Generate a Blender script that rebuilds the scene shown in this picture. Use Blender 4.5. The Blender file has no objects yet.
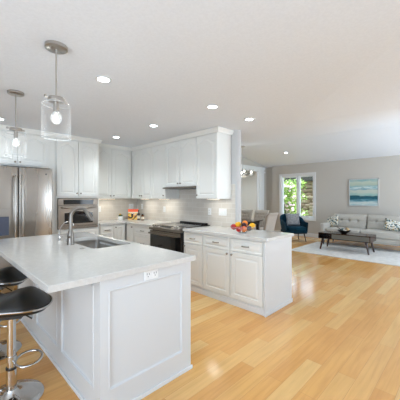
import bpy, bmesh, math, random
from math import sin, cos, pi, radians, sqrt
from mathutils import Vector, Matrix
random.seed(7)
C = bpy.context.scene.collection
S = bpy.context.scene

# ------------------------------------------------------------------ camera
cam = bpy.data.objects.new('camera', bpy.data.cameras.new('camera'))
C.objects.link(cam)
cam.data.sensor_width = 36; cam.data.sensor_fit = 'HORIZONTAL'
cam.data.lens = 36 * 272 / 400
cam.data.shift_y = -2.0 / 400
cam.location = (0, 0, 1.38)
cam.rotation_euler = (radians(90), 0, radians(-45))
cam.data.clip_start = 0.02
S.camera = cam

# ------------------------------------------------------------------ world, lights, exposure
w = bpy.data.worlds.new('world'); S.world = w; w.use_nodes = True
w.node_tree.nodes['Background'].inputs[0].default_value = (0.86, 0.93, 1.0, 1)
w.node_tree.nodes['Background'].inputs[1].default_value = 3.0

def area(name, loc, target, sx, sy, power, col=(1, 1, 1), spec=1.0):
    l = bpy.data.lights.new(name, 'AREA'); l.shape = 'RECTANGLE'; l.size = sx; l.size_y = sy
    l.energy = power; l.color = col; l.specular_factor = spec
    o = bpy.data.objects.new(name, l); C.objects.link(o); o.location = loc
    o.rotation_euler = (Vector(target) - Vector(loc)).to_track_quat('-Z', 'Y').to_euler()
    return o
area('uplight_fill_kitchen', (-1.6, -1.4, 0.5), (-1.4, -1.2, 2.7), 3.4, 3.4, 120, (0.74, 0.87, 1.0))  # added uplight panel, out of view, to whiten the kitchen ceiling
area('uplight_fill_living', (7.6, -2.6, 0.4), (7.8, -2.0, 2.9), 3.4, 2.6, 200, (0.86, 0.93, 1.0))  # unseen uplight added to lift the far wall and sloped ceiling
area('fill_panel_left', (-3.5, 0.4, 1.4), (2.5, 1.0, 1.3), 5.0, 2.0, 112, (0.98, 0.98, 0.99))  # added soft fill by the solid left wall, no window there
area('fill_panel_side', (7.2, -4.1, 1.4), (8.4, 2.0, 1.3), 4.0, 2.2, 105, (1.0, 0.99, 0.98))  # fill panel added before the windowless back wall for the living side
area('hall_fill', (8.6, 7.3, 2.68), (8.6, 7.3, 0), 1.2, 1.2, 60, (0.92, 0.96, 1.0))  # area lamp added out of sight to brighten the room beyond the opening
sl = bpy.data.lights.new('sun', 'SUN'); sl.energy = 7.0; sl.angle = radians(2); sl.color = (1, 0.96, 0.88)
so = bpy.data.objects.new('sun', sl); C.objects.link(so)
so.rotation_euler = Vector((0.2, 0.7, -0.75)).to_track_quat('-Z', 'Y').to_euler()

S.view_settings.view_transform = 'Standard'
S.view_settings.look = 'None'
S.view_settings.gamma = 1
S.view_settings.use_curve_mapping = False
S.view_settings.exposure = 0.24
S.view_settings.use_white_balance = True
S.view_settings.white_balance_temperature = 5500
S.view_settings.white_balance_tint = 4

# ------------------------------------------------------------------ materials
def srgb(r, g, b):
    f = lambda v: (v / 255 / 12.92) if v / 255 <= 0.04045 else ((v / 255 + 0.055) / 1.055) ** 2.4
    return (f(r), f(g), f(b), 1)

def mat(name, rgb, rough=0.5, metal=0.0, **kw):
    m = bpy.data.materials.new(name); m.use_nodes = True
    b = m.node_tree.nodes['Principled BSDF']
    b.inputs['Base Color'].default_value = srgb(*rgb)
    b.inputs['Roughness'].default_value = rough
    b.inputs['Metallic'].default_value = metal
    for k, v in kw.items():
        b.inputs[k.replace('_', ' ')].default_value = v
    return m

def nodes(m): return m.node_tree.nodes, m.node_tree.links, m.node_tree.nodes['Principled BSDF']

def coords(m, scale=(1, 1, 1), rot=(0, 0, 0), world=False):
    n, l, b = nodes(m)
    mp = n.new('ShaderNodeMapping'); mp.inputs['Scale'].default_value = scale; mp.inputs['Rotation'].default_value = rot
    if world:
        g = n.new('ShaderNodeNewGeometry'); l.new(g.outputs['Position'], mp.inputs[0])
    else:
        g = n.new('ShaderNodeTexCoord'); l.new(g.outputs['Object'], mp.inputs[0])
    return mp

def noise_color(m, c1, c2, scale, detail=3, sc=(1, 1, 1), world=False, lo=0.35, hi=0.65, bump=0, bdist=0.002):
    n, l, b = nodes(m)
    mp = coords(m, sc, world=world)
    t = n.new('ShaderNodeTexNoise'); t.inputs['Scale'].default_value = scale; t.inputs['Detail'].default_value = detail
    l.new(mp.outputs[0], t.inputs['Vector'])
    r = n.new('ShaderNodeValToRGB')
    r.color_ramp.elements[0].position = lo; r.color_ramp.elements[0].color = srgb(*c1)
    r.color_ramp.elements[1].position = hi; r.color_ramp.elements[1].color = srgb(*c2)
    l.new(t.outputs[0], r.inputs[0]); l.new(r.outputs[0], b.inputs['Base Color'])
    if bump:
        bp = n.new('ShaderNodeBump'); bp.inputs['Strength'].default_value = bump; bp.inputs['Distance'].default_value = bdist
        l.new(t.outputs[0], bp.inputs['Height']); l.new(bp.outputs[0], b.inputs['Normal'])
    return m

def emit(name, rgb, strength):
    m = bpy.data.materials.new(name); m.use_nodes = True
    b = m.node_tree.nodes['Principled BSDF']
    b.inputs['Base Color'].default_value = srgb(*rgb)
    b.inputs['Emission Color'].default_value = srgb(*rgb)
    b.inputs['Emission Strength'].default_value = strength
    return m

def glass(name, rgb=(255, 255, 255), rough=0.0, ior=1.45, amount=0.12):
    # thin architectural glass: see-through with a light glossy coat
    m = bpy.data.materials.new(name); m.use_nodes = True
    n, l = m.node_tree.nodes, m.node_tree.links
    n.remove(n['Principled BSDF'])
    tr = n.new('ShaderNodeBsdfTransparent'); tr.inputs[0].default_value = srgb(*rgb)
    gl = n.new('ShaderNodeBsdfGlossy'); gl.inputs['Roughness'].default_value = rough
    fr = n.new('ShaderNodeLayerWeight'); fr.inputs[0].default_value = amount
    mx = n.new('ShaderNodeMixShader')
    l.new(fr.outputs['Facing'], mx.inputs[0]); l.new(tr.outputs[0], mx.inputs[1]); l.new(gl.outputs[0], mx.inputs[2])
    l.new(mx.outputs[0], n['Material Output'].inputs[0])
    return m

M = {}
M['ceiling'] = noise_color(mat('ceiling_paint', (232, 233, 235), 0.9), (226, 230, 236), (230, 234, 240), 60, world=True, bump=0.25, bdist=0.004)
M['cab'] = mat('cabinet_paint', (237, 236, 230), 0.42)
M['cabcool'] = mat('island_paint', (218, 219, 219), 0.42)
M['trim'] = mat('trim_paint', (228, 229, 229), 0.4)
M['wall'] = mat('greige_wall_paint', (196, 191, 182), 0.85)
M['wall_w'] = mat('pale_wall_paint', (222, 222, 222), 0.85)
M['wallk'] = mat('kitchen_wall_paint', (205, 204, 202), 0.85)
M['beige'] = mat('beige_wall_paint', (205, 202, 192), 0.85)

# maple planks running along X
def floor_mat():
    m = mat('maple_plank_floor', (222, 180, 122), 0.14)
    n, l, b = nodes(m)
    mp = coords(m, (1, 1, 1), world=True)
    br = n.new('ShaderNodeTexBrick')
    br.offset = 0.37; br.offset_frequency = 2; br.squash = 1
    br.inputs['Color1'].default_value = (0, 0, 0, 1); br.inputs['Color2'].default_value = (1, 1, 1, 1)
    br.inputs['Mortar'].default_value = (0.5, 0.5, 0.5, 1)
    br.inputs['Scale'].default_value = 1; br.inputs['Mortar Size'].default_value = 0.0012
    br.inputs['Mortar Smooth'].default_value = 0.2
    br.inputs['Brick Width'].default_value = 1.15; br.inputs['Row Height'].default_value = 0.125
    l.new(mp.outputs[0], br.inputs['Vector'])
    r = n.new('ShaderNodeValToRGB'); cr = r.color_ramp
    cr.elements[0].position = 0.0; cr.elements[0].color = srgb(214, 156, 84)
    cr.elements[1].position = 1.0; cr.elements[1].color = srgb(238, 200, 134)
    e = cr.elements.new(0.12); e.color = srgb(224, 169, 96)
    e = cr.elements.new(0.6); e.color = srgb(231, 180, 106)
    l.new(br.outputs['Color'], r.inputs[0])
    # grain
    mg = coords(m, (1.5, 22, 1), world=True)
    ng = n.new('ShaderNodeTexNoise'); ng.inputs['Scale'].default_value = 1.6; ng.inputs['Detail'].default_value = 5
    ng.inputs['Distortion'].default_value = 0.6
    l.new(mg.outputs[0], ng.inputs['Vector'])
    rg = n.new('ShaderNodeValToRGB')
    rg.color_ramp.elements[0].position = 0.3; rg.color_ramp.elements[0].color = (0.80, 0.76, 0.70, 1)
    rg.color_ramp.elements[1].position = 0.6; rg.color_ramp.elements[1].color = (1, 1, 1, 1)
    l.new(ng.outputs[0], rg.inputs[0])
    nb = n.new('ShaderNodeTexNoise'); nb.inputs['Scale'].default_value = 2.2; nb.inputs['Detail'].default_value = 2
    mb_ = coords(m, (1, 3, 1), world=True); l.new(mb_.outputs[0], nb.inputs['Vector'])
    rb = n.new('ShaderNodeValToRGB')
    rb.color_ramp.elements[0].position = 0.3; rb.color_ramp.elements[0].color = (0.9, 0.86, 0.8, 1)
    rb.color_ramp.elements[1].position = 0.7; rb.color_ramp.elements[1].color = (1, 1, 1, 1)
    l.new(nb.outputs[0], rb.inputs[0])
    mx = n.new('ShaderNodeMixRGB'); mx.blend_type = 'MULTIPLY'; mx.inputs[0].default_value = 0.6
    l.new(r.outputs[0], mx.inputs[1]); l.new(rg.outputs[0], mx.inputs[2])
    mx3 = n.new('ShaderNodeMixRGB'); mx3.blend_type = 'MULTIPLY'; mx3.inputs[0].default_value = 0.6
    l.new(mx.outputs[0], mx3.inputs[1]); l.new(rb.outputs[0], mx3.inputs[2])
    mx2 = n.new('ShaderNodeMixRGB'); l.new(br.outputs['Fac'], mx2.inputs[0])
    l.new(mx3.outputs[0], mx2.inputs[1]); mx2.inputs[2].default_value = srgb(196, 146, 88)
    l.new(mx2.outputs[0], b.inputs['Base Color'])
    bp = n.new('ShaderNodeBump'); bp.inputs['Strength'].default_value = 0.05; bp.inputs['Distance'].default_value = 0.002
    l.new(ng.outputs[0], bp.inputs['Height']); l.new(bp.outputs[0], b.inputs['Normal'])
    return m
M['floor'] = floor_mat()

def tile_mat(name, axis):
    m = mat(name, (196, 191, 184), 0.22)
    n, l, b = nodes(m)
    g = n.new('ShaderNodeNewGeometry'); sp = n.new('ShaderNodeSeparateXYZ'); cb = n.new('ShaderNodeCombineXYZ')
    l.new(g.outputs['Position'], sp.inputs[0])
    l.new(sp.outputs[axis], cb.inputs['X']); l.new(sp.outputs['Z'], cb.inputs['Y'])
    br = n.new('ShaderNodeTexBrick'); br.inputs['Scale'].default_value = 1
    br.inputs['Brick Width'].default_value = 0.2; br.inputs['Row Height'].default_value = 0.076
    br.inputs['Mortar Size'].default_value = 0.003; br.inputs['Mortar Smooth'].default_value = 0.3
    br.inputs['Color1'].default_value = srgb(222, 215, 204); br.inputs['Color2'].default_value = srgb(215, 208, 197)
    br.inputs['Mortar'].default_value = srgb(232, 228, 221)
    l.new(cb.outputs[0], br.inputs['Vector']); l.new(br.outputs['Color'], b.inputs['Base Color'])
    bp = n.new('ShaderNodeBump'); bp.invert = True; bp.inputs['Strength'].default_value = 0.4; bp.inputs['Distance'].default_value = 0.002
    l.new(br.outputs['Fac'], bp.inputs['Height']); l.new(bp.outputs[0], b.inputs['Normal'])
    return m
M['tile_x'] = tile_mat('backsplash_tile_oven_side', 'X')
M['tile_y'] = tile_mat('backsplash_tile_range_side', 'Y')

def quartz():
    m = mat('white_quartz', (214, 212, 208), 0.14)
    n, l, b = nodes(m)
    mp = coords(m, world=True)
    t = n.new('ShaderNodeTexNoise'); t.inputs['Scale'].default_value = 14; t.inputs['Detail'].default_value = 9
    t.inputs['Distortion'].default_value = 1.6; t.inputs['Roughness'].default_value = 0.65
    l.new(mp.outputs[0], t.inputs['Vector'])
    r = n.new('ShaderNodeValToRGB'); cr = r.color_ramp
    cr.elements[0].position = 0.3; cr.elements[0].color = srgb(206, 203, 197)
    cr.elements[1].position = 0.7; cr.elements[1].color = srgb(216, 213, 207)
    e = cr.elements.new(0.485); e.color = srgb(212, 209, 203)
    e = cr.elements.new(0.5); e.color = srgb(203, 200, 194)
    e = cr.elements.new(0.515); e.color = srgb(213, 210, 204)
    l.new(t.outputs[0], r.inputs[0]); l.new(r.outputs[0], b.inputs['Base Color'])
    return m
M['quartz'] = quartz()

def brushed(name, rgb, rough, sc):
    m = mat(name, rgb, rough, 1.0)
    n, l, b = nodes(m)
    mp = coords(m, sc)
    t = n.new('ShaderNodeTexNoise'); t.inputs['Scale'].default_value = 1; t.inputs['Detail'].default_value = 3
    l.new(mp.outputs[0], t.inputs['Vector'])
    mr = n.new('ShaderNodeMapRange'); mr.inputs[3].default_value = rough - 0.06; mr.inputs[4].default_value = rough + 0.08
    l.new(t.outputs[0], mr.inputs[0]); l.new(mr.outputs[0], b.inputs['Roughness'])
    bp = n.new('ShaderNodeBump'); bp.inputs['Strength'].default_value = 0.25; bp.inputs['Distance'].default_value = 0.004
    l.new(t.outputs[0], bp.inputs['Height']); l.new(bp.outputs[0], b.inputs['Normal'])
    return m
M['steel'] = brushed('fridge_stainless', (184, 179, 172), 0.27, (9, 9, 0.5))
M['steelh'] = brushed('oven_stainless', (140, 131, 120), 0.32, (0.5, 9, 9))
M['nickel'] = mat('brushed_nickel', (186, 182, 176), 0.28, 1.0)
M['pewter'] = mat('pewter_pull', (150, 142, 130), 0.32, 1.0)
M['faucetm'] = mat('faucet_nickel', (138, 133, 126), 0.3, 1.0)
M['chrome'] = mat('chrome', (205, 203, 200), 0.09, 1.0)
M['sinkm'] = mat('sink_steel', (176, 172, 166), 0.32, 1.0)
M['blackglass'] = mat('black_glass', (14, 13, 12), 0.06)
M['dark'] = mat('dark_plastic', (30, 30, 31), 0.35)
M['greyplastic'] = mat('grey_plastic', (96, 97, 102), 0.35)
M['greyblue'] = mat('blue_grey_plastic', (84, 90, 108), 0.3)
M['screen'] = emit('display_screen', (90, 150, 190), 0.25)
M['whiteplastic'] = mat('white_plastic', (243, 243, 241), 0.35)
M['slot'] = mat('outlet_slot', (70, 70, 70), 0.6)
M['leather'] = mat('black_leather', (26, 26, 24), 0.34)
M['sofa'] = noise_color(mat('grey_sofa_fabric', (188, 183, 173), 0.95), (181, 176, 166), (195, 190, 180), 120, bump=0.3)
M['linen'] = noise_color(mat('beige_linen', (182, 174, 163), 0.95), (174, 166, 155), (190, 182, 172), 90, bump=0.3)
M['navy'] = noise_color(mat('teal_blue_velvet', (10, 46, 64), 0.85), (6, 38, 54), (14, 56, 74), 8)
M['navy'].node_tree.nodes['Principled BSDF'].inputs['Specular IOR Level'].default_value = 0.2
M['greypillow'] = noise_color(mat('grey_pillow_fabric', (140, 140, 142), 0.95), (128, 128, 131), (160, 160, 161), 25)
M['walnut'] = noise_color(mat('dark_walnut', (52, 32, 24), 0.2), (42, 26, 20), (66, 42, 31), 4, sc=(6, 1, 1))
M['drawerface'] = mat('grey_glass_drawer', (112, 110, 102), 0.12)
M['darkwood'] = mat('black_wood', (26, 22, 20), 0.35)
M['rug'] = noise_color(mat('pale_rug', (214, 211, 205), 1.0), (207, 204, 198), (224, 221, 215), 9, 8, bump=0.5, bdist=0.01)
M['glass'] = glass('clear_glass', amount=0.10)
M['pane'] = glass('window_glass', amount=0.04)
def white_glass(name, opaque, seeds=False, facing=0.0):
    m = bpy.data.materials.new(name); m.use_nodes = True
    n, l = m.node_tree.nodes, m.node_tree.links; p = n['Principled BSDF']
    p.inputs['Base Color'].default_value = (0.93, 0.95, 0.97, 1); p.inputs['Roughness'].default_value = 0.08
    tr = n.new('ShaderNodeBsdfTransparent'); mx = n.new('ShaderNodeMixShader'); mx.inputs[0].default_value = opaque
    l.new(tr.outputs[0], mx.inputs[1]); l.new(p.outputs[0], mx.inputs[2]); l.new(mx.outputs[0], n['Material Output'].inputs[0])
    lw = n.new('ShaderNodeLayerWeight'); lw.inputs[0].default_value = facing
    ad = n.new('ShaderNodeMath'); ad.inputs[1].default_value = opaque; l.new(lw.outputs['Facing'], ad.inputs[0])
    src = ad
    if seeds:
        mp = coords_(m); v = n.new('ShaderNodeTexVoronoi'); v.inputs['Scale'].default_value = 55; l.new(mp.outputs[0], v.inputs['Vector'])
        lt = n.new('ShaderNodeMath'); lt.operation = 'LESS_THAN'; lt.inputs[1].default_value = 0.13; l.new(v.outputs['Distance'], lt.inputs[0])
        mu = n.new('ShaderNodeMath'); mu.operation = 'MULTIPLY_ADD'; mu.inputs[1].default_value = 0.16; l.new(lt.outputs[0], mu.inputs[0]); l.new(ad.outputs[0], mu.inputs[2])
        src = mu
    src.use_clamp = True
    l.new(src.outputs[0], mx.inputs[0])
    return m
def coords_(m):
    n, l = m.node_tree.nodes, m.node_tree.links
    mp = n.new('ShaderNodeMapping'); g = n.new('ShaderNodeTexCoord'); l.new(g.outputs['Object'], mp.inputs[0]); return mp
M['rim'] = white_glass('glass_rim', 0.32)
M['seeded'] = white_glass('seeded_glass', 0.0, True, 0.025)
M['bulb'] = emit('bulb_glow', (255, 240, 214), 7)
M['bulbglass'] = white_glass('bulb_glass', 0.18)
M['bulbsoft'] = emit('chandelier_bulb_glow', (255, 240, 220), 2.5)
M['led'] = emit('downlight_lens', (255, 252, 246), 9)
M['ledwarm'] = emit('under_cabinet_lens', (255, 226, 190), 4)
M['leaf'] = noise_color(mat('bush_leaf', (120, 178, 50), 0.55), (106, 142, 56), (182, 202, 104), 6)
M['bark'] = mat('bark', (84, 66, 50), 0.9)
M['petal'] = mat('pink_blossom', (244, 218, 226), 0.7)
M['grass'] = noise_color(mat('grass', (96, 142, 60), 1.0), (74, 118, 44), (128, 168, 78), 12)
M['fascia'] = mat('dark_fascia', (52, 48, 42), 0.8)
M['orange'] = mat('orange_peel', (236, 136, 24), 0.45)
M['apple'] = noise_color(mat('apple_skin', (170, 22, 24), 0.35), (150, 14, 20), (196, 44, 34), 14)
M['lemon'] = mat('yellow_skin', (240, 182, 14), 0.4)
M['plum'] = mat('plum_skin', (52, 24, 40), 0.35)
M['peach'] = noise_color(mat('peach_skin', (214, 90, 40), 0.6), (186, 46, 30), (232, 136, 50), 12)
M['stem'] = mat('fruit_stem', (70, 50, 28), 0.8)
M['bookorange'] = mat('orange_cover', (238, 96, 40), 0.45)
M['paper'] = mat('paper', (240, 236, 226), 0.8)
M['bottle'] = mat('dark_bottle_glass', (24, 16, 14), 0.08)
M['label'] = mat('cream_label', (232, 222, 204), 0.6)
M['amber'] = mat('amber_glass', (92, 50, 26), 0.1)
M['potplant'] = mat('succulent_green', (74, 96, 56), 0.6)
M['soil'] = mat('soil', (50, 38, 28), 0.95)
M['frame'] = mat('silver_frame', (206, 208, 208), 0.35, 0.4)
M['browncanvas'] = mat('brown_panel', (150, 108, 74), 0.7)
M['goldball'] = mat('tan_ball', (198, 168, 120), 0.6)
M['bluecover'] = mat('blue_ball', (110, 130, 130), 0.6)
M['twig'] = mat('twig_brown', (60, 46, 36), 0.8)

# stone wall seen through the window
def stone():
    m = mat('stone', (176, 152, 128), 0.95)
    n, l, b = nodes(m)
    g = n.new('ShaderNodeNewGeometry'); mp = n.new('ShaderNodeMapping'); mp.inputs['Scale'].default_value = (1, 2.2, 4.5)
    l.new(g.outputs['Position'], mp.inputs[0])
    v = n.new('ShaderNodeTexVoronoi'); v.inputs['Scale'].default_value = 1.6
    l.new(mp.outputs[0], v.inputs['Vector'])
    r = n.new('ShaderNodeValToRGB'); cr = r.color_ramp
    cr.elements[0].color = srgb(92, 72, 56); cr.elements[1].color = srgb(182, 158, 136)
    e = cr.elements.new(0.5); e.color = srgb(136, 110, 88)
    sp = n.new('ShaderNodeSeparateColor'); l.new(v.outputs['Color'], sp.inputs[0])
    l.new(sp.outputs[0], r.inputs[0])
    l.new(r.outputs[0], b.inputs['Base Color'])
    bp = n.new('ShaderNodeBump'); bp.invert = True; bp.inputs['Strength'].default_value = 1; bp.inputs['Distance'].default_value = 0.1
    l.new(v.outputs['Distance'], bp.inputs['Height']); l.new(bp.outputs[0], b.inputs['Normal'])
    return m
M['stone'] = stone()

def pattern(name, scale):
    m = mat(name, (210, 204, 190), 0.9)
    n, l, b = nodes(m)
    mp = coords(m)
    v = n.new('ShaderNodeTexVoronoi'); v.inputs['Scale'].default_value = scale
    l.new(mp.outputs[0], v.inputs['Vector'])
    sp = n.new('ShaderNodeSeparateColor'); l.new(v.outputs['Color'], sp.inputs[0])
    r = n.new('ShaderNodeValToRGB'); cr = r.color_ramp; cr.interpolation = 'CONSTANT'
    cr.elements[0].position = 0; cr.elements[0].color = srgb(222, 216, 202)
    cr.elements[1].position = 0.82; cr.elements[1].color = srgb(176, 186, 182)
    for p, c in ((0.3, (70, 88, 92)), (0.45, (206, 198, 178)), (0.62, (172, 146, 84)), (0.72, (96, 100, 92))):
        e = cr.elements.new(p); e.color = srgb(*c)
    l.new(sp.outputs[0], r.inputs[0]); l.new(r.outputs[0], b.inputs['Base Color'])
    return m
M['floral'] = pattern('patterned_pillow_fabric', 32)

def seascape():
    m = mat('seascape_canvas', (170, 190, 190), 0.7)
    n, l, b = nodes(m)
    tc = n.new('ShaderNodeTexCoord'); sp = n.new('ShaderNodeSeparateXYZ'); l.new(tc.outputs['Object'], sp.inputs[0])
    mp = n.new('ShaderNodeMapping'); mp.inputs['Scale'].default_value = (2.2, 1, 9); l.new(tc.outputs['Object'], mp.inputs[0])
    t = n.new('ShaderNodeTexNoise'); t.inputs['Scale'].default_value = 1.8; t.inputs['Detail'].default_value = 6
    t.inputs['Distortion'].default_value = 0.7; l.new(mp.outputs[0], t.inputs['Vector'])
    ma = n.new('ShaderNodeMath'); ma.operation = 'MULTIPLY_ADD'; ma.inputs[1].default_value = 0.22; ma.inputs[2].default_value = -0.11
    l.new(t.outputs[0], ma.inputs[0])
    ad = n.new('ShaderNodeMath'); ad.operation = 'ADD'; l.new(ma.outputs[0], ad.inputs[0]); l.new(sp.outputs['Z'], ad.inputs[1])
    mr = n.new('ShaderNodeMapRange'); mr.inputs[1].default_value = 0.0; mr.inputs[2].default_value = 0.85
    l.new(ad.outputs[0], mr.inputs[0])
    r = n.new('ShaderNodeValToRGB'); cr = r.color_ramp
    cr.elements[0].position = 0; cr.elements[0].color = srgb(150, 186, 192)
    cr.elements[1].position = 1; cr.elements[1].color = srgb(122, 170, 178)
    for p, c in ((0.1, (206, 214, 208)), (0.2, (112, 158, 170)), (0.27, (36, 92, 110)), (0.35, (30, 84, 98)), (0.4, (150, 186, 180)),
                 (0.48, (186, 196, 184)), (0.58, (196, 202, 188)), (0.62, (110, 156, 172)), (0.66, (206, 218, 214)), (0.7, (140, 178, 184)), (0.78, (176, 190, 172)), (0.88, (190, 198, 182))):
        e = cr.elements.new(p); e.color = srgb(*c)
    l.new(mr.outputs[0], r.inputs[0]); l.new(r.outputs[0], b.inputs['Base Color'])
    return m
M['sea'] = seascape()

def food():
    m = mat('food_photo_cover', (230, 190, 90), 0.4)
    n, l, b = nodes(m); mp = coords(m)
    v = n.new('ShaderNodeTexVoronoi'); v.inputs['Scale'].default_value = 26; l.new(mp.outputs[0], v.inputs['Vector'])
    sp = n.new('ShaderNodeSeparateColor'); l.new(v.outputs['Color'], sp.inputs[0])
    r = n.new('ShaderNodeValToRGB'); cr = r.color_ramp; cr.interpolation = 'CONSTANT'
    cr.elements[0].position = 0; cr.elements[0].color = srgb(236, 196, 70)
    cr.elements[1].position = 0.8; cr.elements[1].color = srgb(240, 232, 214)
    for p, c in ((0.3, (226, 160, 60)), (0.42, (40, 32, 30)), (0.68, (110, 60, 40))):
        e = cr.elements.new(p); e.color = srgb(*c)
    l.new(sp.outputs[0], r.inputs[0]); l.new(r.outputs[0], b.inputs['Base Color'])
    return m
M['food'] = food()

# ------------------------------------------------------------------ mesh helpers
class MB:
    def __init__(s): s.bm = bmesh.new()
    def box(s, x0, x1, y0, y1, z0, z1, bev=0, seg=2):
        vs = [s.bm.verts.new((x, y, z)) for x in (x0, x1) for y in (y0, y1) for z in (z0, z1)]
        fs = [s.bm.faces.new([vs[i] for i in q]) for q in ((0, 1, 3, 2), (4, 6, 7, 5), (0, 4, 5, 1), (2, 3, 7, 6), (0, 2, 6, 4), (1, 5, 7, 3))]
        if bev:
            es = list({e for f in fs for e in f.edges})
            bmesh.ops.bevel(s.bm, geom=es, offset=bev, segments=seg, profile=0.5, affect='EDGES')
        return s
    def obox(s, c, ax, ay, az, sx, sy, sz):
        c, ax, ay, az = map(Vector, (c, ax, ay, az))
        vs = [s.bm.verts.new(c + ax * i * sx / 2 + ay * j * sy / 2 + az * k * sz / 2) for i in (-1, 1) for j in (-1, 1) for k in (-1, 1)]
        for q in ((0, 1, 3, 2), (4, 6, 7, 5), (0, 4, 5, 1), (2, 3, 7, 6), (0, 2, 6, 4), (1, 5, 7, 3)):
            s.bm.faces.new([vs[i] for i in q])
        return s
    def tube(s, pts, r, n=12, closed=False, flat=1.0):
        pts = [Vector(p) for p in pts]; rings = []
        N = len(pts); up = None
        for i, p in enumerate(pts):
            if closed: t = (pts[(i + 1) % N] - pts[i - 1]).normalized()
            else: t = (pts[min(i + 1, N - 1)] - pts[max(i - 1, 0)]).normalized()
            if up is None:
                up = Vector((0, 0, 1)) if abs(t.z) < 0.9 else Vector((1, 0, 0))
            a = t.cross(up).normalized(); b = a.cross(t).normalized(); up = b
            rr = r[i] if isinstance(r, (list, tuple)) else r
            rings.append([s.bm.verts.new(p + a * cos(2 * pi * k / n) * rr + b * sin(2 * pi * k / n) * rr * flat) for k in range(n)])
        m = N if closed else N - 1
        for i in range(m):
            A, B = rings[i], rings[(i + 1) % N]
            for k in range(n): s.bm.faces.new((A[k], A[(k + 1) % n], B[(k + 1) % n], B[k]))
        if not closed:
            s.bm.faces.new(rings[0][::-1]); s.bm.faces.new(rings[-1])
        return s
    def lathe(s, prof, n=32, c=(0, 0, 0), M4=None):
        rings = []
        for r, z in prof:
            if r < 1e-6: rings.append([s.bm.verts.new((c[0], c[1], c[2] + z))])
            else: rings.append([s.bm.verts.new((c[0] + r * cos(2 * pi * k / n), c[1] + r * sin(2 * pi * k / n), c[2] + z)) for k in range(n)])
        for A, B in zip(rings, rings[1:]):
            for k in range(n):
                a, a2 = A[k % len(A)], A[(k + 1) % len(A)]; b, b2 = B[k % len(B)], B[(k + 1) % len(B)]
                v = []
                for q in (a, a2, b2, b):
                    if q not in v: v.append(q)
                if len(v) > 2: s.bm.faces.new(v)
        if M4: bmesh.ops.transform(s.bm, matrix=M4, verts=[v for R in rings for v in R])
        return s
    def loops(s, Ls, cap0=True, cap1=True):
        # Ls: list of point loops (same count), connected in order
        R = [[s.bm.verts.new(p) for p in L] for L in Ls]
        n = len(R[0])
        for A, B in zip(R, R[1:]):
            for k in range(n): s.bm.faces.new((A[k], A[(k + 1) % n], B[(k + 1) % n], B[k]))
        if cap0: s.bm.faces.new(R[0][::-1])
        if cap1: s.bm.faces.new(R[-1])
        return s
    def grid(s, f, nu, nv, closed_u=False):
        V = [[s.bm.verts.new(f(i / nu, j / nv)) for j in range(nv + 1)] for i in range(nu + (0 if closed_u else 1))]
        mu = len(V)
        for i in range(nu):
            for j in range(nv):
                a, b = V[i], V[(i + 1) % mu]
                try: s.bm.faces.new((a[j], b[j], b[j + 1], a[j + 1]))
                except ValueError: pass
        return s
    def xform(s, m):
        bmesh.ops.transform(s.bm, matrix=m, verts=s.bm.verts); return s
    def build(s, name, m, parent=None, smooth=False, loc=None, rot=None):
        bmesh.ops.remove_doubles(s.bm, verts=s.bm.verts, dist=1e-6)
        bmesh.ops.recalc_face_normals(s.bm, faces=s.bm.faces)
        me = bpy.data.meshes.new(name); s.bm.to_mesh(me); s.bm.free()
        me.materials.append(m if not isinstance(m, str) else M[m])
        if smooth:
            try: me.shade_smooth()
            except Exception:
                for p in me.polygons: p.use_smooth = True
            if smooth != 'all':
                try: me.set_sharp_from_angle(angle=radians(smooth if smooth is not True else 40))
                except Exception: pass
        o = bpy.data.objects.new(name, me); C.objects.link(o)
        if parent: o.parent = parent
        if loc: o.location = loc
        if rot: o.rotation_euler = rot
        return o

def tag(o, label=None, cat=None, group=None, kind=None):
    if label: o['label'] = label
    if cat: o['category'] = cat
    if group: o['group'] = group
    if kind: o['kind'] = kind
    return o
def thing(name, label, cat, loc=(0, 0, 0), rz=0, group=None):
    o = bpy.data.objects.new(name, None); C.objects.link(o); o.empty_display_size = 0.1
    o.location = loc; o.rotation_euler = (0, 0, rz)
    return tag(o, label, cat, group)
def struct(o): o['kind'] = 'structure'; return o
def dup(root, loc=None, rz=None, label=None):
    def rec(o, par):
        c = o.copy(); C.objects.link(c)
        if par: c.parent = par
        for ch in list(o.children): rec(ch, c)
        return c
    r = rec(root, None)
    if loc is not None: r.location = loc
    if rz is not None: r.rotation_euler = (0, 0, rz)
    if label: r['label'] = label
    return r

def cushion(w, d, h, e=0.35, n=14, puff=0.0):
    # soft pillow block centred in xy, bottom at z=0 ; superellipsoid
    def sp(v, p): return math.copysign(abs(v) ** p, v)
    def f(u, v):
        a = 2 * pi * u; b = pi * (v - 0.5)
        return Vector((w / 2 * sp(cos(b), e) * sp(cos(a), e), d / 2 * sp(cos(b), e) * sp(sin(a), e), h / 2 + h / 2 * sp(sin(b), e + 0.15)))
    mb = MB(); mb.grid(f, n * 4, n * 2, closed_u=True); return mb
def throw(w, h, t):
    # square scatter cushion standing in the xz plane, pinched at the corners
    def f(sgn):
        def g(u, v):
            x, z = (u - 0.5) * 2, (v - 0.5) * 2
            k = (1 - abs(x) ** 2.5) * (1 - abs(z) ** 2.5)
            pin = 1 - 0.10 * (1 - abs(x * z))* (abs(x) ** 4 + abs(z) ** 4) / 1.0
            return Vector((x * w / 2 * pin, sgn * t / 2 * (max(k, 0) ** 0.5), h / 2 + z * h / 2 * pin))
        return g
    mb = MB(); mb.grid(f(1), 14, 14); mb.grid(f(-1), 14, 14); return mb

# ================================================================== THE SETTING
XR, YO = 3.41, 5.46          # range wall and oven wall planes
CZ = 2.44
MB().box(-3.6, 11.0, -4.2, 9.0, -0.12, 0.0).build('floor', 'floor')
struct(bpy.data.objects['floor'])

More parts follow.
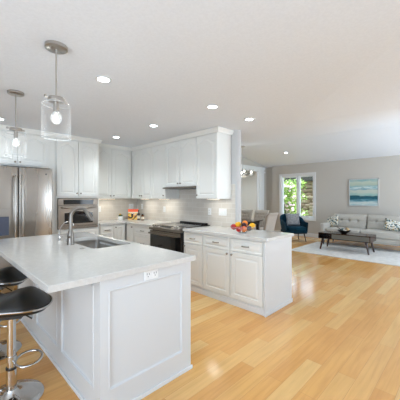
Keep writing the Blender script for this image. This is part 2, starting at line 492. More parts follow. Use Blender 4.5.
# ceiling: flat over the kitchen, folding up to a ridge over the living side, then down to the far wall
def ceiling():
    mb = MB(); bm = mb.bm
    RX, RZ, FX = 7.25, 3.01, 9.72
    FZ = RZ - 0.17 * (FX - RX)
    D0 = (-2.3, -4.2, CZ); D1 = (3.7, 1.8, CZ); E = (3.7, -4.2, CZ + 0.34)
    P = {'a': (-3.6, -4.2, CZ), 'd0': D0, 'd1': D1, 'e': E, 'b': (3.7, 5.88, CZ), 'c': (-3.6, 5.88, CZ),
         'r0': (RX - .2, -4.2, RZ - .02), 'r1': (RX - .2, 1.8, RZ - .02), 'r2': (RX - .2, 5.88, RZ - .02), 's0': (RX + .12, -4.2, RZ - .02), 's2': (RX + .12, 5.88, RZ - .02), 'f0': (FX, -4.2, FZ), 'f2': (FX, 5.88, FZ)}
    V = {k: bm.verts.new(v) for k, v in P.items()}
    U = {k: bm.verts.new((v[0], v[1], 3.3)) for k, v in P.items()}
    for q in (('a', 'd0', 'd1', 'b', 'c'), ('d0', 'e', 'd1'), ('d1', 'r1', 'r2', 'b'), ('e', 'r0', 'd1'), ('r0', 'r1', 'd1'), ('r0', 's0', 's2', 'r2', 'r1'), ('s0', 'f0', 'f2', 's2')):
        bm.faces.new([V[k] for k in q]); bm.faces.new([U[k] for k in q])
    ring = ['a', 'd0', 'e', 'r0', 's0', 'f0', 'f2', 's2', 'r2', 'b', 'c']
    for i in range(len(ring)):
        a, b = ring[i], ring[(i + 1) % len(ring)]
        bm.faces.new((V[a], V[b], U[b], U[a]))
    return struct(mb.build('ceiling', 'ceiling'))
ceiling()

def prism_y(mb, poly, x0, x1):
    # poly in (y,z) extruded along x
    mb.loops([[(x0, y, z) for y, z in poly], [(x1, y, z) for y, z in poly]])
# oven wall
struct(MB().box(-3.6, 3.53, YO, YO + 0.12, 0, CZ - 0.002).build('wall_oven_side', 'wallk'))
# range wall with a rounded free end
mb = MB(); pts = [(3.41, YO), (3.41, 2.62)] + [(3.47 - 0.06 * cos(a), 2.62 - 0.045 * sin(a)) for a in [pi * k / 10 for k in range(1, 10)]] + [(3.53, 2.62), (3.53, YO)]
mb.loops([[(x, y, 0) for x, y in pts], [(x, y, CZ - 0.002) for x, y in pts]])
struct(mb.build('wall_range_side', 'wallk', smooth=30))
struct(MB().box(-3.6, 9.72, -4.32, -4.2, 0, 3.29).build('wall_back', 'wall_w'))
struct(MB().box(-3.72, -3.6, -4.32, YO + 0.12, 0, 3.29).build('wall_left', 'wall_w'))
# dining wall (y = 5.88) with a wide cased opening
mb = MB()
mb.box(3.53, 7.0, 5.88, 6.0, 0, 3.2)
mb.box(9.12, 9.72, 5.88, 6.0, 0, 3.2)
mb.box(7.0, 9.12, 5.88, 6.0, 2.50, 3.2)
mb.box(3.53, 3.6, YO + 0.12, 5.88, 0, 3.2)
struct(mb.build('wall_dining_side', 'wall'))
mb = MB()
mb.box(9.0, 9.42, 5.82, 5.88, 0, 2.50); mb.box(9.06, 9.36, 5.80, 5.82, 0.2, 2.36)
mb.box(8.97, 9.45, 5.79, 5.88, 2.36, 2.42); mb.box(8.97, 9.45, 5.79, 5.88, 0.0, 0.2)
mb.box(6.9, 9.45, 5.81, 5.88, 2.48, 2.58); mb.box(6.9, 9.0, 5.84, 5.88, 2.40, 2.48)
mb.box(6.9, 7.0, 5.83, 5.88, 0, 2.42)
struct(mb.build('trim_1', 'trim'))
# room beyond the opening
mb = MB(); mb.box(4.5, 11.0, 8.6, 8.72, 0, 2.7); mb.box(4.5, 4.62, 6.0, 8.6, 0, 2.7); mb.box(10.88, 11.0, 5.9, 8.6, 0, 2.7); mb.box(9.72, 10.88, 5.9, 6.0, 0, 2.7)
struct(mb.build('wall_hall', 'beige'))
struct(MB().box(4.5, 11.0, 6.0, 8.72, 2.7, 2.8).build('ceiling_hall', 'ceiling'))
# far wall with window hole  (window y 3.857..5.252, z .576...2.287 incl. casing)
FX = 9.59
WY0, WY1, WZ0, WZ1 = 3.93, 5.18, 0.65, 2.215
mb = MB()
mb.box(FX, FX + 0.14, -4.2, WY0, 0, 3.0); mb.box(FX, FX + 0.14, WY1, 5.57, 0, 3.0)
mb.box(FX, FX + 0.14, WY0, WY1, 0, WZ0); mb.box(FX, FX + 0.14, WY0, WY1, WZ1, 3.0)
mb.box(FX + 0.08, FX + 0.2, 5.57, 6.0, 0, 3.0)
struct(mb.build('wall_far', 'wall'))
struct(MB().box(FX - 0.018, FX, -4.2, 5.57, 0, 0.13, 0.004).build('baseboard_far', 'trim'))
# window
mb = MB()
for a in ((3.857, WY0, WZ0, WZ1), (WY1, 5.252, WZ0, WZ1), (3.857, 5.252, 0.576, WZ0), (3.857, 5.252, WZ1, 2.287)):
    mb.box(FX - 0.025, FX, *a)
win = struct(mb.build('window_1', 'trim'))
mb = MB()
mid = 4.52
for a in ((WY0, WY0 + 0.03, WZ0, WZ1), (WY1 - 0.03, WY1, WZ0, WZ1), (WY0 + 0.03, mid - 0.04, WZ0, WZ0 + 0.03), (mid + 0.04, WY1 - 0.03, WZ0, WZ0 + 0.03), (WY0 + 0.03, mid - 0.04, WZ1 - 0.03, WZ1), (mid + 0.04, WY1 - 0.03, WZ1 - 0.03, WZ1), (mid - 0.04, mid + 0.04, WZ0, WZ1)):
    mb.box(FX + 0.001, FX + 0.139, *a)
mb.build('window_frame', 'trim', win)
for y0, y1 in ((WY0 + 0.03, mid - 0.04), (mid + 0.04, WY1 - 0.03)):
    mb = MB()
    for a in ((y0, y0 + 0.03, WZ0 + 0.03, WZ1 - 0.03), (y1 - 0.03, y1, WZ0 + 0.03, WZ1 - 0.03), (y0 + 0.03, y1 - 0.03, WZ0 + 0.03, WZ0 + 0.08), (y0 + 0.03, y1 - 0.03, WZ1 - 0.06, WZ1 - 0.03)):
        mb.box(FX + 0.05, FX + 0.1, *a)
    sash = mb.build('window_sash', 'trim', win)
    MB().box(FX + 0.07, FX + 0.076, y0 + 0.03, y1 - 0.03, WZ0 + 0.08, WZ1 - 0.06).build('window_pane', 'pane', sash)
    mb = MB(); mb.box(FX + 0.03, FX + 0.05, (y0 + y1) / 2 - 0.06, (y0 + y1) / 2 + 0.02, WZ0 + 0.035, WZ0 + 0.055, 0.004)
    mb.tube([(FX + 0.03, (y0 + y1) / 2 - 0.03, WZ0 + 0.05), (FX + 0.02, (y0 + y1) / 2 - 0.1, WZ0 + 0.058)], 0.006)
    mb.build('window_crank', 'nickel', sash, smooth=True)
# backsplash
struct(MB().box(2.2, XR, YO - 0.008, YO, 0.914, 1.372).build('trim_2', 'tile_x'))
struct(MB().box(XR - 0.008, XR, 2.625, YO - 0.008, 0.914, 1.6).build('trim_3', 'tile_y'))

# outdoors
struct(MB().box(9.75, 24, -8, 16, -0.3, -0.1).build('ground_outside', 'grass'))
hs = thing('stone_house', 'brown stone walled building seen through the right window pane', 'building', (14.2, 6.0, -0.1))
MB().box(0, 3, -4, 4, 0, 2.4).build('stone_wall', 'stone', hs)
mb = MB(); mb.loops([[(-0.5, y, 2.36), (-0.5, y, 2.56), (3.5, y, 4.2), (3.5, y, 2.4)] for y in (-4.4, 4.4)])
mb.build('roof_eave', 'fascia', hs)

bush = thing('flowering_bush', 'bright green bush with pale pink blossoms outside the window', 'bush', (12.15, 6.25, -0.1))
rnd = random.Random(3)
mb = MB()
for k in range(9):
    a = rnd.uniform(0, 2 * pi); r = rnd.uniform(0.2, 0.75); h = rnd.uniform(1.0, 1.9)
    mb.tube([(0.05 * cos(a), 0.05 * sin(a), 0), (r * .4 * cos(a), r * .4 * sin(a), h * .5), (r * cos(a), r * sin(a), h)], [0.03, 0.02, 0.008], 6)
mb.build('stem', 'bark', bush)
mb = MB(); fl = MB()
clumps = [(rnd.uniform(-0.6, 0.6), rnd.gauss(0, 0.5), rnd.uniform(0.3, 2.3)) for _ in range(80)]
clumps = [c for c in clumps if (c[1] / 1.0) ** 2 + ((c[2] - 1.2) / 1.25) ** 2 < 1]
for cx, cy, cz in clumps:
    for _ in range(70):
        d = Vector((rnd.gauss(0, 1), rnd.gauss(0, 1), rnd.gauss(0, 0.8))).normalized() * rnd.uniform(0.06, 0.24)
        p = Vector((cx, cy, cz)) + d
        t = (d.normalized() + Vector((rnd.gauss(0, .5), rnd.gauss(0, .5), rnd.gauss(0, .5)))).normalized()
        sd = t.cross(Vector((rnd.gauss(0, 1), rnd.gauss(0, 1), rnd.gauss(0, 1)))).normalized()
        L = rnd.uniform(0.06, 0.11); W = L * 0.3
        up = t.cross(sd) * W * 0.3
        v = [mb.bm.verts.new(q) for q in (p, p + t * L * .5 + sd * W + up, p + t * L, p + t * L * .5 - sd * W + up)]
        mb.bm.faces.new(v)
for k in range(130):
    c = rnd.choice(clumps); p = Vector(c) + Vector((-0.2, rnd.gauss(0, .12), rnd.gauss(0, .12)))
    for q in range(7):
        a = q * 2 * pi / 7
        fl.lathe([(0, -0.02), (0.028, -0.005), (0.024, 0.012), (0, 0.016)], 8, (p.x + rnd.gauss(0, 0.01), p.y + 0.035 * cos(a), p.z + 0.035 * sin(a)))
mb.build('foliage', 'leaf', bush); fl.build('blossom', 'petal', bush, smooth=True)
# smaller plants low at the right of the view
sb = thing('low_garden_plant', 'low green plant at the foot of the stone wall outside', 'plant', (12.6, 5.35, -0.1))
mb = MB()
for _ in range(900):
    a = rnd.uniform(0, 2 * pi); r = rnd.uniform(0, 0.45); z = rnd.uniform(0.05, 0.55) * (1 - r)
    p = Vector((r * cos(a), r * sin(a), z)); t = Vector((cos(a), sin(a), rnd.uniform(0.2, 1.2))).normalized(); sd = t.cross(Vector((0, 0, 1))).normalized()
    L = rnd.uniform(0.07, 0.13)
    mb.bm.faces.new([mb.bm.verts.new(q) for q in (p, p + t * L * .5 + sd * L * .25, p + t * L, p + t * L * .5 - sd * L * .25)])
mb.build('foliage', 'leaf', sb)
mb = MB()
for k in range(6):
    a = k * 1.05; mb.tube([(0, 0, 0), (0.2 * cos(a), 0.2 * sin(a), 0.25)], 0.008, 5)
mb.build('stem', 'bark', sb)

# ================================================================== CABINET PARTS
def outline(w, h, m, arch, seg=14):
    # inner outline of a door panel (x,z), counter-clockwise, m = margin; arch = cathedral rise
    x0, x1, z0 = m, w - m, m
    pts = [(x0, z0), (x1, z0)]
    top = h - m - arch
    for k in range(seg + 1):
        u = 1 - 2 * k / seg
        b = 0 if abs(u) > 0.86 else (0.5 + 0.5 * cos(pi * (abs(u) / 0.86))) ** 0.8
        pts.append(((x0 + x1) / 2 + u * (x1 - x0) / 2, top + arch * b))
    return pts
def outer(w, h, inner):
    pts = [(0, 0), (w, 0)]
    for x, z in inner[2:]:
        f = (x - inner[0][0]) / (inner[1][0] - inner[0][0])
        pts.append((f * w, h))
    return pts
def door(parent, x, z, w, h, arch=0.0, knob=None, m=0.055, matn='cab', name='door', flat=False, t=0.02, pull=False):
    inn = outline(w, h, m, arch); out = outer(w, h, inn)
    e = 0.003
    def at(pts, y): return [(px, y, pz) for px, pz in pts]
    def ins(pts, d):
        return [(min(max(px, d), w - d), min(max(pz, d), h - d)) for px, pz in pts]
    mb = MB()
    L = [at(out, 0), at(out, -t + e), at(ins(out, e), -t), at(inn, -t)]
    i2 = outline(w, h, m + 0.004, arch); i3 = outline(w, h, m + 0.013, arch); i4 = outline(w, h, m + 0.036, arch * .92)
    if flat: L += [at(i2, -t + 0.008), at(i3, -t + 0.008)]
    else: L += [at(i2, -t + 0.009), at(i3, -t + 0.009), at(i4, -t + 0.001)]
    mb.loops(L)
    o = mb.build(name, matn, parent, loc=(x, 0, z))
    if knob:
        kx, kz = knob
        Mx = Matrix.Translation((kx, -t, kz)) @ Matrix.Rotation(radians(90), 4, 'X')
        MB().lathe([(0, 0), (0.006, 0), (0.005, 0.012), (0.013, 0.018), (0.014, 0.024), (0.009, 0.029), (0, 0.030)], 14, M4=Mx).build('knob', 'pewter', o, smooth=True)
    if pull:
        c = w / 2
        pts = [(c - 0.048, -t, h / 2), (c - 0.046, -t - 0.02, h / 2), (c - 0.03, -t - 0.027, h / 2), (c, -t - 0.03, h / 2), (c + 0.03, -t - 0.027, h / 2), (c + 0.046, -t - 0.02, h / 2), (c + 0.048, -t, h / 2)]
        MB().tube(pts, [0.008, 0.006, 0.006, 0.0075, 0.006, 0.006, 0.008], 8).build('handle', 'pewter', o, smooth=True)
    return o
def cabinet(name, label, x, y, z, rz, w, d, h, group=None, matn='cab', plinth=None):
    t = thing(name, label, 'cabinet', (x, y, z), rz, group)
    MB().box(0, w, 0, d, 0, h, 0.0015, 1).build('body', matn, t)
    return t
R = radians(-90)   # faces -X
G = 0.007
# ---- uppers on the range wall : front plane x = 3.08, local x runs toward -Y
UX, UD = 3.08, XR - 3.08 - 0.009
UH = CZ - 0.055 - 1.37
def upper(label, ya, yb, z0, ndoor, knobs):
    w = ya - yb; h = CZ - 0.055 - z0
    t = cabinet('wall_cabinet', label, UX, ya, z0, R, w, UD, h, 'upper cabinets along the range wall')
    dw = w / ndoor
    for k in range(ndoor):
        kx = {'l': 0.03, 'r': dw - G - 0.03}[knobs[k]]
        door(t, k * dw + G / 2, 0.006, dw - G, h - 0.03, arch=0.055, knob=(kx, 0.05))
    return t
upper('white two-door wall cabinet in the corner, over the cookbook', 5.115, 4.383, 1.37, 2, 'rl')
upper('white single-door wall cabinet just left of the range hood', 4.381, 3.962, 1.37, 1, 'r')
upper('short white two-door wall cabinet directly above the range hood', 3.96, 3.151, 1.575, 2, 'rl')
upper('white single-door wall cabinet at the free end by the wall switches', 3.149, 2.70, 1.37, 1, 'l')
# ---- uppers on the oven wall, front plane y = 5.12
t = cabinet('wall_cabinet', 'white two-door wall cabinet between the built-in oven tower and the corner', 2.23, 5.12, 1.37, 0, 0.83, YO - 5.12 - 0.009, UH, 'upper cabinets along the oven wall')
door(t, 0.002, 0.006, 0.367, UH - 0.03, 0.055, knob=(0.367 - 0.03, 0.05))
door(t, 0.376, 0.006, 0.41, UH - 0.03, 0.055, knob=(0.03, 0.05))
# ---- oven tower
TX0, TX1, TY = 1.48, 2.215, 4.84
TW = TX1 - TX0; TD = YO - TY - 0.002
t = thing('oven_tower_cabinet', 'tall white cabinet tower housing the built-in steel oven', 'cabinet', (TX0, TY, 0))
mb = MB(); mb.box(0, TW, 0, TD, 0, 0.85); mb.box(0, TW, 0, TD, 1.38, CZ - 0.055)
mb.box(0, 0.03, 0, TD, 0.85, 1.38); mb.box(TW - 0.03, TW, 0, TD, 0.85, 1.38); mb.box(0.03, TW - 0.03, TD - 0.02, TD, 0.85, 1.38)
mb.build('body', 'cab', t)
dw = (TW - 0.03) / 2; dh = CZ - 0.055 - 1.405 - 0.03
door(t, 0.015, 1.41, dw - G, dh, 0.055, knob=(dw - 0.035, 0.05)); door(t, 0.015 + dw, 1.41, dw - G, dh, 0.055, knob=(0.03, 0.05))
door(t, 0.015, 0.60, TW - 0.03, 0.23, pull=True, name='drawer'); door(t, 0.015, 0.12, TW - 0.03, 0.46, pull=True, name='drawer')
# built-in oven
ov = thing('built_in_oven', 'stainless built-in microwave oven in the tall white tower', 'oven', (TX0 + 0.03, TY, 0.856))
ow, oh = TW - 0.06, 0.515
MB().box(0.004, ow - 0.004, 0.0, 0.5, 0.0, oh, 0.003).build('housing', 'dark', ov)
cp = MB().box(0.0, ow, -0.03, 0.0, oh - 0.115, oh, 0.004).build('control_panel', 'steelh', ov)
gp = MB().box(0.085, ow - 0.085, -0.034, -0.03, oh - 0.10, oh - 0.022, 0.001).build('display', 'blackglass', cp)
MB().box(ow / 2 - 0.05, ow / 2 + 0.07, -0.0355, -0.034, oh - 0.078, oh - 0.048).build('readout', 'screen', gp) if False else None
d_ = MB().box(0.0, ow, -0.035, 0.0, 0.05, oh - 0.12, 0.005).build('door', 'steelh', ov)
wn = outline(ow - 0.20, 0.21, 0.0, 0.03)
mb = MB(); mb.loops([[(0.10 + x, -0.035, 0.09 + z) for x, z in wn], [(0.10 + x, -0.038, 0.09 + z) for x, z in wn]])
mb.build('door_window', 'blackglass', d_)
MB().tube([(0.05, -0.035, oh - 0.155), (0.06, -0.07, oh - 0.155), (0.16, -0.082, oh - 0.162), (ow / 2, -0.088, oh - 0.168), (ow - 0.16, -0.082, oh - 0.162), (ow - 0.06, -0.07, oh - 0.155), (ow - 0.05, -0.035, oh - 0.155)], 0.012, 10).build('handle', 'steelh', d_, smooth=True)
MB().box(0.0, ow, -0.03, 0.0, 0.0, 0.045, 0.004).build('lower_trim', 'steelh', ov)

# ---- fridge and the cabinet over it
FX0, FX1, FY = 0.465, 1.36, 4.65
fr = thing('refrigerator', 'stainless french-door refrigerator left of the oven tower', 'refrigerator', (FX0, FY, 0))
fw = FX1 - FX0
MB().box(0.005, fw - 0.005, 0.0, YO - FY - 0.03, 0.02, 1.80, 0.004).build('body', 'greyplastic', fr)
MB().box(0.02, fw - 0.02, 0.02, 0.10, 0.0, 0.05).build('toe_grille', 'dark', fr)
hw = fw / 2
for k in range(2):
    x0 = 0.0 if k == 0 else hw + 0.004; x1 = hw - 0.004 if k == 0 else fw
    d_ = MB().box(x0, x1, -0.07, -0.005, 0.72, 1.825, 0.012, 3).build('door', 'steel', fr, smooth=30)
    hx = hw - 0.045 if k == 0 else hw + 0.045
    MB().tube([(hx, -0.07, 0.82), (hx, -0.115, 0.84), (hx, -0.125, 0.9), (hx, -0.13, 1.2), (hx, -0.125, 1.62), (hx, -0.115, 1.68), (hx, -0.07, 1.70)], 0.013, 10).build('handle', 'steel', d_, smooth=True)
    if k == 0:
        ds = MB().box(0.05, 0.345, -0.078, -0.07, 1.125, 1.235, 0.003).build('dispenser_panel', 'nickel', d_)
        rc = MB().box(0.06, 0.335, -0.076, -0.07, 0.86, 1.12, 0.002).build('dispenser_recess', 'greyblue', d_)
        MB().box(0.10, 0.17, -0.082, -0.076, 0.97, 1.07, 0.002).build('dispenser_paddle', 'whiteplastic', rc)
    else:
        pass
MB().box(0, fw, -0.07, -0.005, 0.06, 0.71, 0.012, 3).build('freezer_drawer', 'steel', fr, smooth=30)
mb = MB(); mb.lathe([(0, 0), (0.013, 0), (0.013, 0.002), (0, 0.003)], 20, M4=Matrix.Translation((fw - 0.09, -0.0705, 1.74)) @ Matrix.Rotation(radians(90), 4, 'X'))
mb.build('badge', 'greyplastic', fr, smooth=True)
mb = MB(); mb.tube([(0.1, -0.07, 0.64), (0.1, -0.12, 0.64), (0.3, -0.128, 0.64), (fw - 0.3, -0.128, 0.64), (fw - 0.1, -0.12, 0.64), (fw - 0.1, -0.07, 0.64)], 0.013, 10)
mb.build('drawer_handle', 'steel', fr, smooth=True)
# dispenser details are sub-parts of the door's dispenser: recess and screen
t = thing('fridge_surround_cabinet', 'white two-door cabinet above the refrigerator with tall side panel', 'cabinet', (0.44, TY, 0))
mb = MB(); W = 1.475 - 0.44
mb.box(0, W, 0, TD, 1.86, CZ - 0.055); mb.box(W - 0.08, W, -0.0, TD, 0, 1.86); mb.box(0, 0.03, 0, TD, 0, 1.86)
mb.build('body', 'cab', t)
dh = CZ - 0.055 - 1.885 - 0.03; xm = 0.946 - 0.44 
door(t, 0.03, 1.885, xm - 0.032, dh, 0.045, knob=(xm - 0.032 - 0.03, 0.035)); door(t, xm + 0.002, 1.885, xm - 0.07, dh, 0.045, knob=(0.03, 0.035))
# ---- crown moulding following the cabinet tops
def crown(path, name):
    prof = [(0, 0), (0.012, 0.0), (0.018, 0.02), (0.036, 0.05), (0.042, 0.056), (0.042, 0.068), (0, 0.068)]   # (out, up)
    mb = MB(); Ls = []
    n = len(path)
    for i, p in enumerate(path):
        p = Vector(p)
        d0 = (p - Vector(path[i - 1])).normalized() if i > 0 else None
        d1 = (Vector(path[i + 1]) - p).normalized() if i < n - 1 else None
        if d0 is None: d0 = d1
        if d1 is None: d1 = d0
        n0 = Vector((d0.y, -d0.x)); n1 = Vector((d1.y, -d1.x))
        mtr = (n0 + n1); mtr = mtr / (1 + n0.dot(n1))
        Ls.append([(p.x + mtr.x * a, p.y + mtr.y * a, CZ - 0.070 + b) for a, b in prof])
    mb.loops(Ls)
    return struct(mb.build(name, 'cab'))
crown([(0.44, TY - 0.012), (TX1 + 0.012, TY - 0.012), (TX1 + 0.012, 5.108), (3.068, 5.108), (3.068, 2.688), (XR, 2.688)], 'trim_4')

# ---- base cabinets
BX = 2.785; BH = 0.874
def basecab(label, ya, yb, layout, group='base cabinets along the range wall and peninsula'):
    w = ya - yb
    t = thing('base_cabinet', label, 'cabinet', (BX, ya, 0), R, group)
    MB().box(0, w, 0, 0.605, 0.0, BH, 0.001, 1).build('body', 'cab', t)
    MB().box(0, w, -0.012, 0, 0.0, 0.075, 0.003).build('plinth', 'trim', t)
    for l in layout:
        x0, x1, z0, z1, kind, kn = l
        if kind == 'd':
            kx = {'l': 0.03, 'r': x1 - x0 - 0.03, None: None}[kn]
            door(t, x0, z0, x1 - x0, z1 - z0, 0, knob=(kx, z1 - z0 - 0.035) if kn else None)
        else:
            door(t, x0, z0, x1 - x0, z1 - z0, 0, name='drawer', m=0.022, pull=True)
    return t
w = 4.835 - 4.55
basecab('white base cabinet with one narrow door in the inside corner', 4.835, 4.55, [(0.02, w - 0.01, 0.10, 0.86, 'd', 'r')])
w = 4.548 - 3.945
basecab('white base cabinet with stacked drawers left of the range', 4.548, 3.945, [(0.01, w - 0.01, 0.70, 0.86, 'w', 0), (0.01, w - 0.01, 0.41, 0.69, 'w', 0), (0.01, w - 0.01, 0.10, 0.40, 'w', 0)])
w = 3.125 - 2.715
basecab('white peninsula cabinet with one drawer over one door, next to the range', 3.125, 2.712, [(0.01, w - 0.008, 0.70, 0.86, 'w', 0), (0.01, w - 0.008, 0.10, 0.69, 'd', 'l')])
w = 2.710 - 1.715
t = basecab('white peninsula end cabinet with two drawers over two doors, under the fruit bowl', 2.710, 1.715, [(0.012, 0.485, 0.70, 0.86, 'w', 0), (0.50, w - 0.02, 0.70, 0.86, 'w', 0), (0.012, 0.485, 0.10, 0.69, 'd', 'r'), (0.50, w - 0.02, 0.10, 0.69, 'd', 'l')])
mb = MB(); mb.box(w, w + 0.022, -0.022, 0.63, 0.0, BH, 0.002); mb.box(w + 0.022, w + 0.032, -0.034, 0.642, 0.0, 0.05, 0.004)
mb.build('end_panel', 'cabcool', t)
mb = MB(); mb.box(0, w, 0.605, 0.63, 0, BH); mb.build('back_panel', 'cab', t)
# oven wall base run
t = thing('base_cabinet', 'white base cabinet with drawer and door right of the oven tower', 'cabinet', (2.23, TY, 0))
w = 2.755 - 2.23
MB().box(0, w, 0, TD, 0, BH, 0.001, 1).build('body', 'cab', t)
door(t, 0.015, 0.70, 0.25, 0.16, 0, name='drawer', m=0.022, pull=True); door(t, 0.015, 0.10, 0.25, 0.59, 0, knob=(0.03, 0.55))
door(t, 0.275, 0.10, w - 0.29, 0.76, 0, m=0.045, knob=(0.03, 0.72))
MB().box(0, w, -0.012, 0, 0, 0.075, 0.003).build('plinth', 'trim', t)

# ---- countertops
def slab(name, label, polys, z0=0.876, z1=0.914, hole=None):
    mb = MB(); bm = mb.bm
    pts = polys
    if hole is None:
        mb.loops([[(x, y, z0) for x, y in pts], [(x, y, z0 + 0.034) for x, y in pts], [(x, y, z1) for x, y in inset(pts, 0.004)]])
    else:
        hx0, hx1, hy0, hy1 = hole
        hp = rrect(hx0, hx1, hy0, hy1, 0.04)
        n = len(hp)
        # outer loop points matched to hole loop by quadrants
        cxm, cym = (hx0 + hx1) / 2, (hy0 + hy1) / 2
        xs = [p[0] for p in pts]; ys = [p[1] for p in pts]
        X0, X1, Y0, Y1 = min(xs), max(xs), min(ys), max(ys)
        ob = []
        for x, y in hp:   # corner arcs -> outer corner ; keep corners exact
            ob.append((X1 if x > cxm else X0, Y1 if y > cym else Y0))
        k = 0
        Vt = [bm.verts.new((x, y, z1)) for x, y in hp]; Vb = [bm.verts.new((x, y, z0)) for x, y in hp]
        cor = [(X1, Y1), (X0, Y1), (X0, Y0), (X1, Y0)]
        ins_c = [(X1 - .004, Y1 - .004), (X0 + .004, Y1 - .004), (X0 + .004, Y0 + .004), (X1 - .004, Y0 + .004)]
        Ct = [bm.verts.new((x, y, z1)) for x, y in ins_c]; Cm = [bm.verts.new((x, y, z1 - 0.004)) for x, y in cor]; Cb = [bm.verts.new((x, y, z0)) for x, y in cor]
        q = n // 4
        for c in range(4):
            for i in range(q - 1):
                a, b = c * q + i, c * q + i + 1
                bm.faces.new((Ct[c], Vt[a], Vt[b])); bm.faces.new((Cb[c], Vb[b], Vb[a]))
            a, b = c * q + q - 1, ((c + 1) * q) % n
            bm.faces.new((Ct[c], Vt[a], Vt[b], Ct[(c + 1) % 4])); bm.faces.new((Cb[c], Cb[(c + 1) % 4], Vb[b], Vb[a]))
            d = (c + 1) % 4
            bm.faces.new((Ct[c], Ct[d], Cm[d], Cm[c])); bm.faces.new((Cm[c], Cm[d], Cb[d], Cb[c]))
        for i in range(n):
            bm.faces.new((Vt[i], Vb[i], Vb[(i + 1) % n], Vt[(i + 1) % n]))
    return tag(mb.build(name, 'quartz'), label, 'countertop')
def rrect(x0, x1, y0, y1, r, k=5):
    P = []
    for cx, cy, a0 in ((x1 - r, y1 - r, 0), (x0 + r, y1 - r, 90), (x0 + r, y0 + r, 180), (x1 - r, y0 + r, 270)):
        for i in range(k + 1):
            a = radians(a0 + 90 * i / k); P.append((cx + r * cos(a), cy + r * sin(a)))
    return P
def inset(pts, d):
    out = []; n = len(pts)
    for i in range(n):
        p0, p, p1 = Vector(pts[i - 1]), Vector(pts[i]), Vector(pts[(i + 1) % n])
        a = (p - p0).normalized(); b = (p1 - p).normalized()
        na, nb = Vector((-a.y, a.x)), Vector((-b.y, b.x))
        m = (na + nb) / (1 + na.dot(nb)); out.append(tuple(p + m * d))
    return out
slab('countertop', 'white quartz countertop turning the corner, under cookbook and spice bottles',
     [(2.23, YO - 0.009), (2.23, 4.81), (2.745, 4.81), (2.745, 3.95), (XR - 0.009, 3.95), (XR - 0.009, YO - 0.009)])
slab('countertop', 'white quartz countertop on the peninsula, carrying the fruit bowl',
     [(2.745, 1.665), (3.42, 1.665), (3.42, 2.568), (XR - 0.009, 2.568), (XR - 0.009, 3.12), (2.745, 3.12)])
slab('countertop', 'large white quartz island countertop with undermount sink',
     [(0.448, 1.583), (1.536, 1.583), (1.536, 3.80), (0.448, 3.80)], hole=(1.07, 1.475, 2.45, 3.24))

# ---- range
rg = thing('range', 'stainless slide-in range with black glass oven door between counters', 'stove', (2.765, 3.935, 0), R)
rw = 3.935 - 3.135
MB().box(0.005, rw - 0.005, 0.0, 0.62, 0.0, 0.90, 0.003).build('body', 'dark', rg)
MB().box(0.0, rw, 0.05, 0.62, 0.90, 0.925, 0.004).build('cooktop', 'blackglass', rg)
for bx, by, br_ in ((0.2, 0.2, 0.1), (0.6, 0.2, 0.085), (0.2, 0.46, 0.075), (0.6, 0.46, 0.1)):
    MB().tube([(bx + br_ * cos(a), by + br_ * sin(a), 0.9255) for a in [2 * pi * k / 28 for k in range(28)]], 0.0015, 4, closed=True).build('burner_ring', 'greyplastic', rg)
MB().box(0.06, rw - 0.06, 0.57, 0.62, 0.925, 0.95, 0.006).build('rear_vent', 'dark', rg)
mb = MB(); mb.loops([[(x, -0.075, 0.845), (x, -0.07, 0.885), (x, 0.05, 0.935), (x, 0.06, 0.926), (x, 0.0, 0.845)] for x in (-0.0, rw)])
cp = mb.build('control_panel', 'steelh', rg)
nrm = Vector((0, -0.385, 0.923)).normalized()
for kx in (0.07, 0.14, 0.21, rw - 0.16, rw - 0.08):
    Mx = Matrix.Translation((kx, -0.02, 0.904)) @ nrm.to_track_quat('Z', 'Y').to_matrix().to_4x4()
    MB().lathe([(0, 0), (0.027, 0), (0.027, 0.006), (0.021, 0.010), (0.019, 0.032), (0.0, 0.034)], 18, M4=Mx).build('control_knob', 'nickel', rg, smooth=40)
mb = MB(); Mx = Matrix.Translation((rw / 2, -0.012, 0.909)) @ nrm.to_track_quat('Z', 'Y').to_matrix().to_4x4()
mb.box(-0.14, 0.14, -0.03, 0.03, 0, 0.002); mb.xform(Mx); mb.build('display', 'blackglass', cp)
od = MB().box(0.0, rw, -0.05, 0.0, 0.24, 0.83, 0.006).build('oven_door', 'blackglass', rg)
MB().box(0.0, rw, -0.054, -0.05, 0.775, 0.83, 0.001).build('door_rail', 'steelh', od)
MB().tube([(0.03, -0.05, 0.79), (0.03, -0.10, 0.79), (rw - 0.03, -0.10, 0.79), (rw - 0.03, -0.05, 0.79)], 0.014, 10).build('door_handle', 'steelh', od, smooth=True)
MB().box(0.0, rw, -0.05, 0.0, 0.05, 0.23, 0.006).build('storage_drawer', 'steelh', rg)
# hood
hd = thing('range_hood', 'slim stainless under-cabinet range hood above the cooktop', 'range hood', (3.0, 3.957, 1.543), R)
hwid = 3.957 - 3.153
mb = MB(); mb.loops([[(x, 0, 0), (x, 0, 0.022), (x, 0.04, 0.031), (x, 0.40, 0.031), (x, 0.40, 0.0)] for x in (0, hwid)]); mb.build('hood_body', 'steelh', hd)
MB().box(0.08, hwid - 0.08, 0.08, 0.34, -0.004, 0.0).build('filter', 'greyplastic', hd)

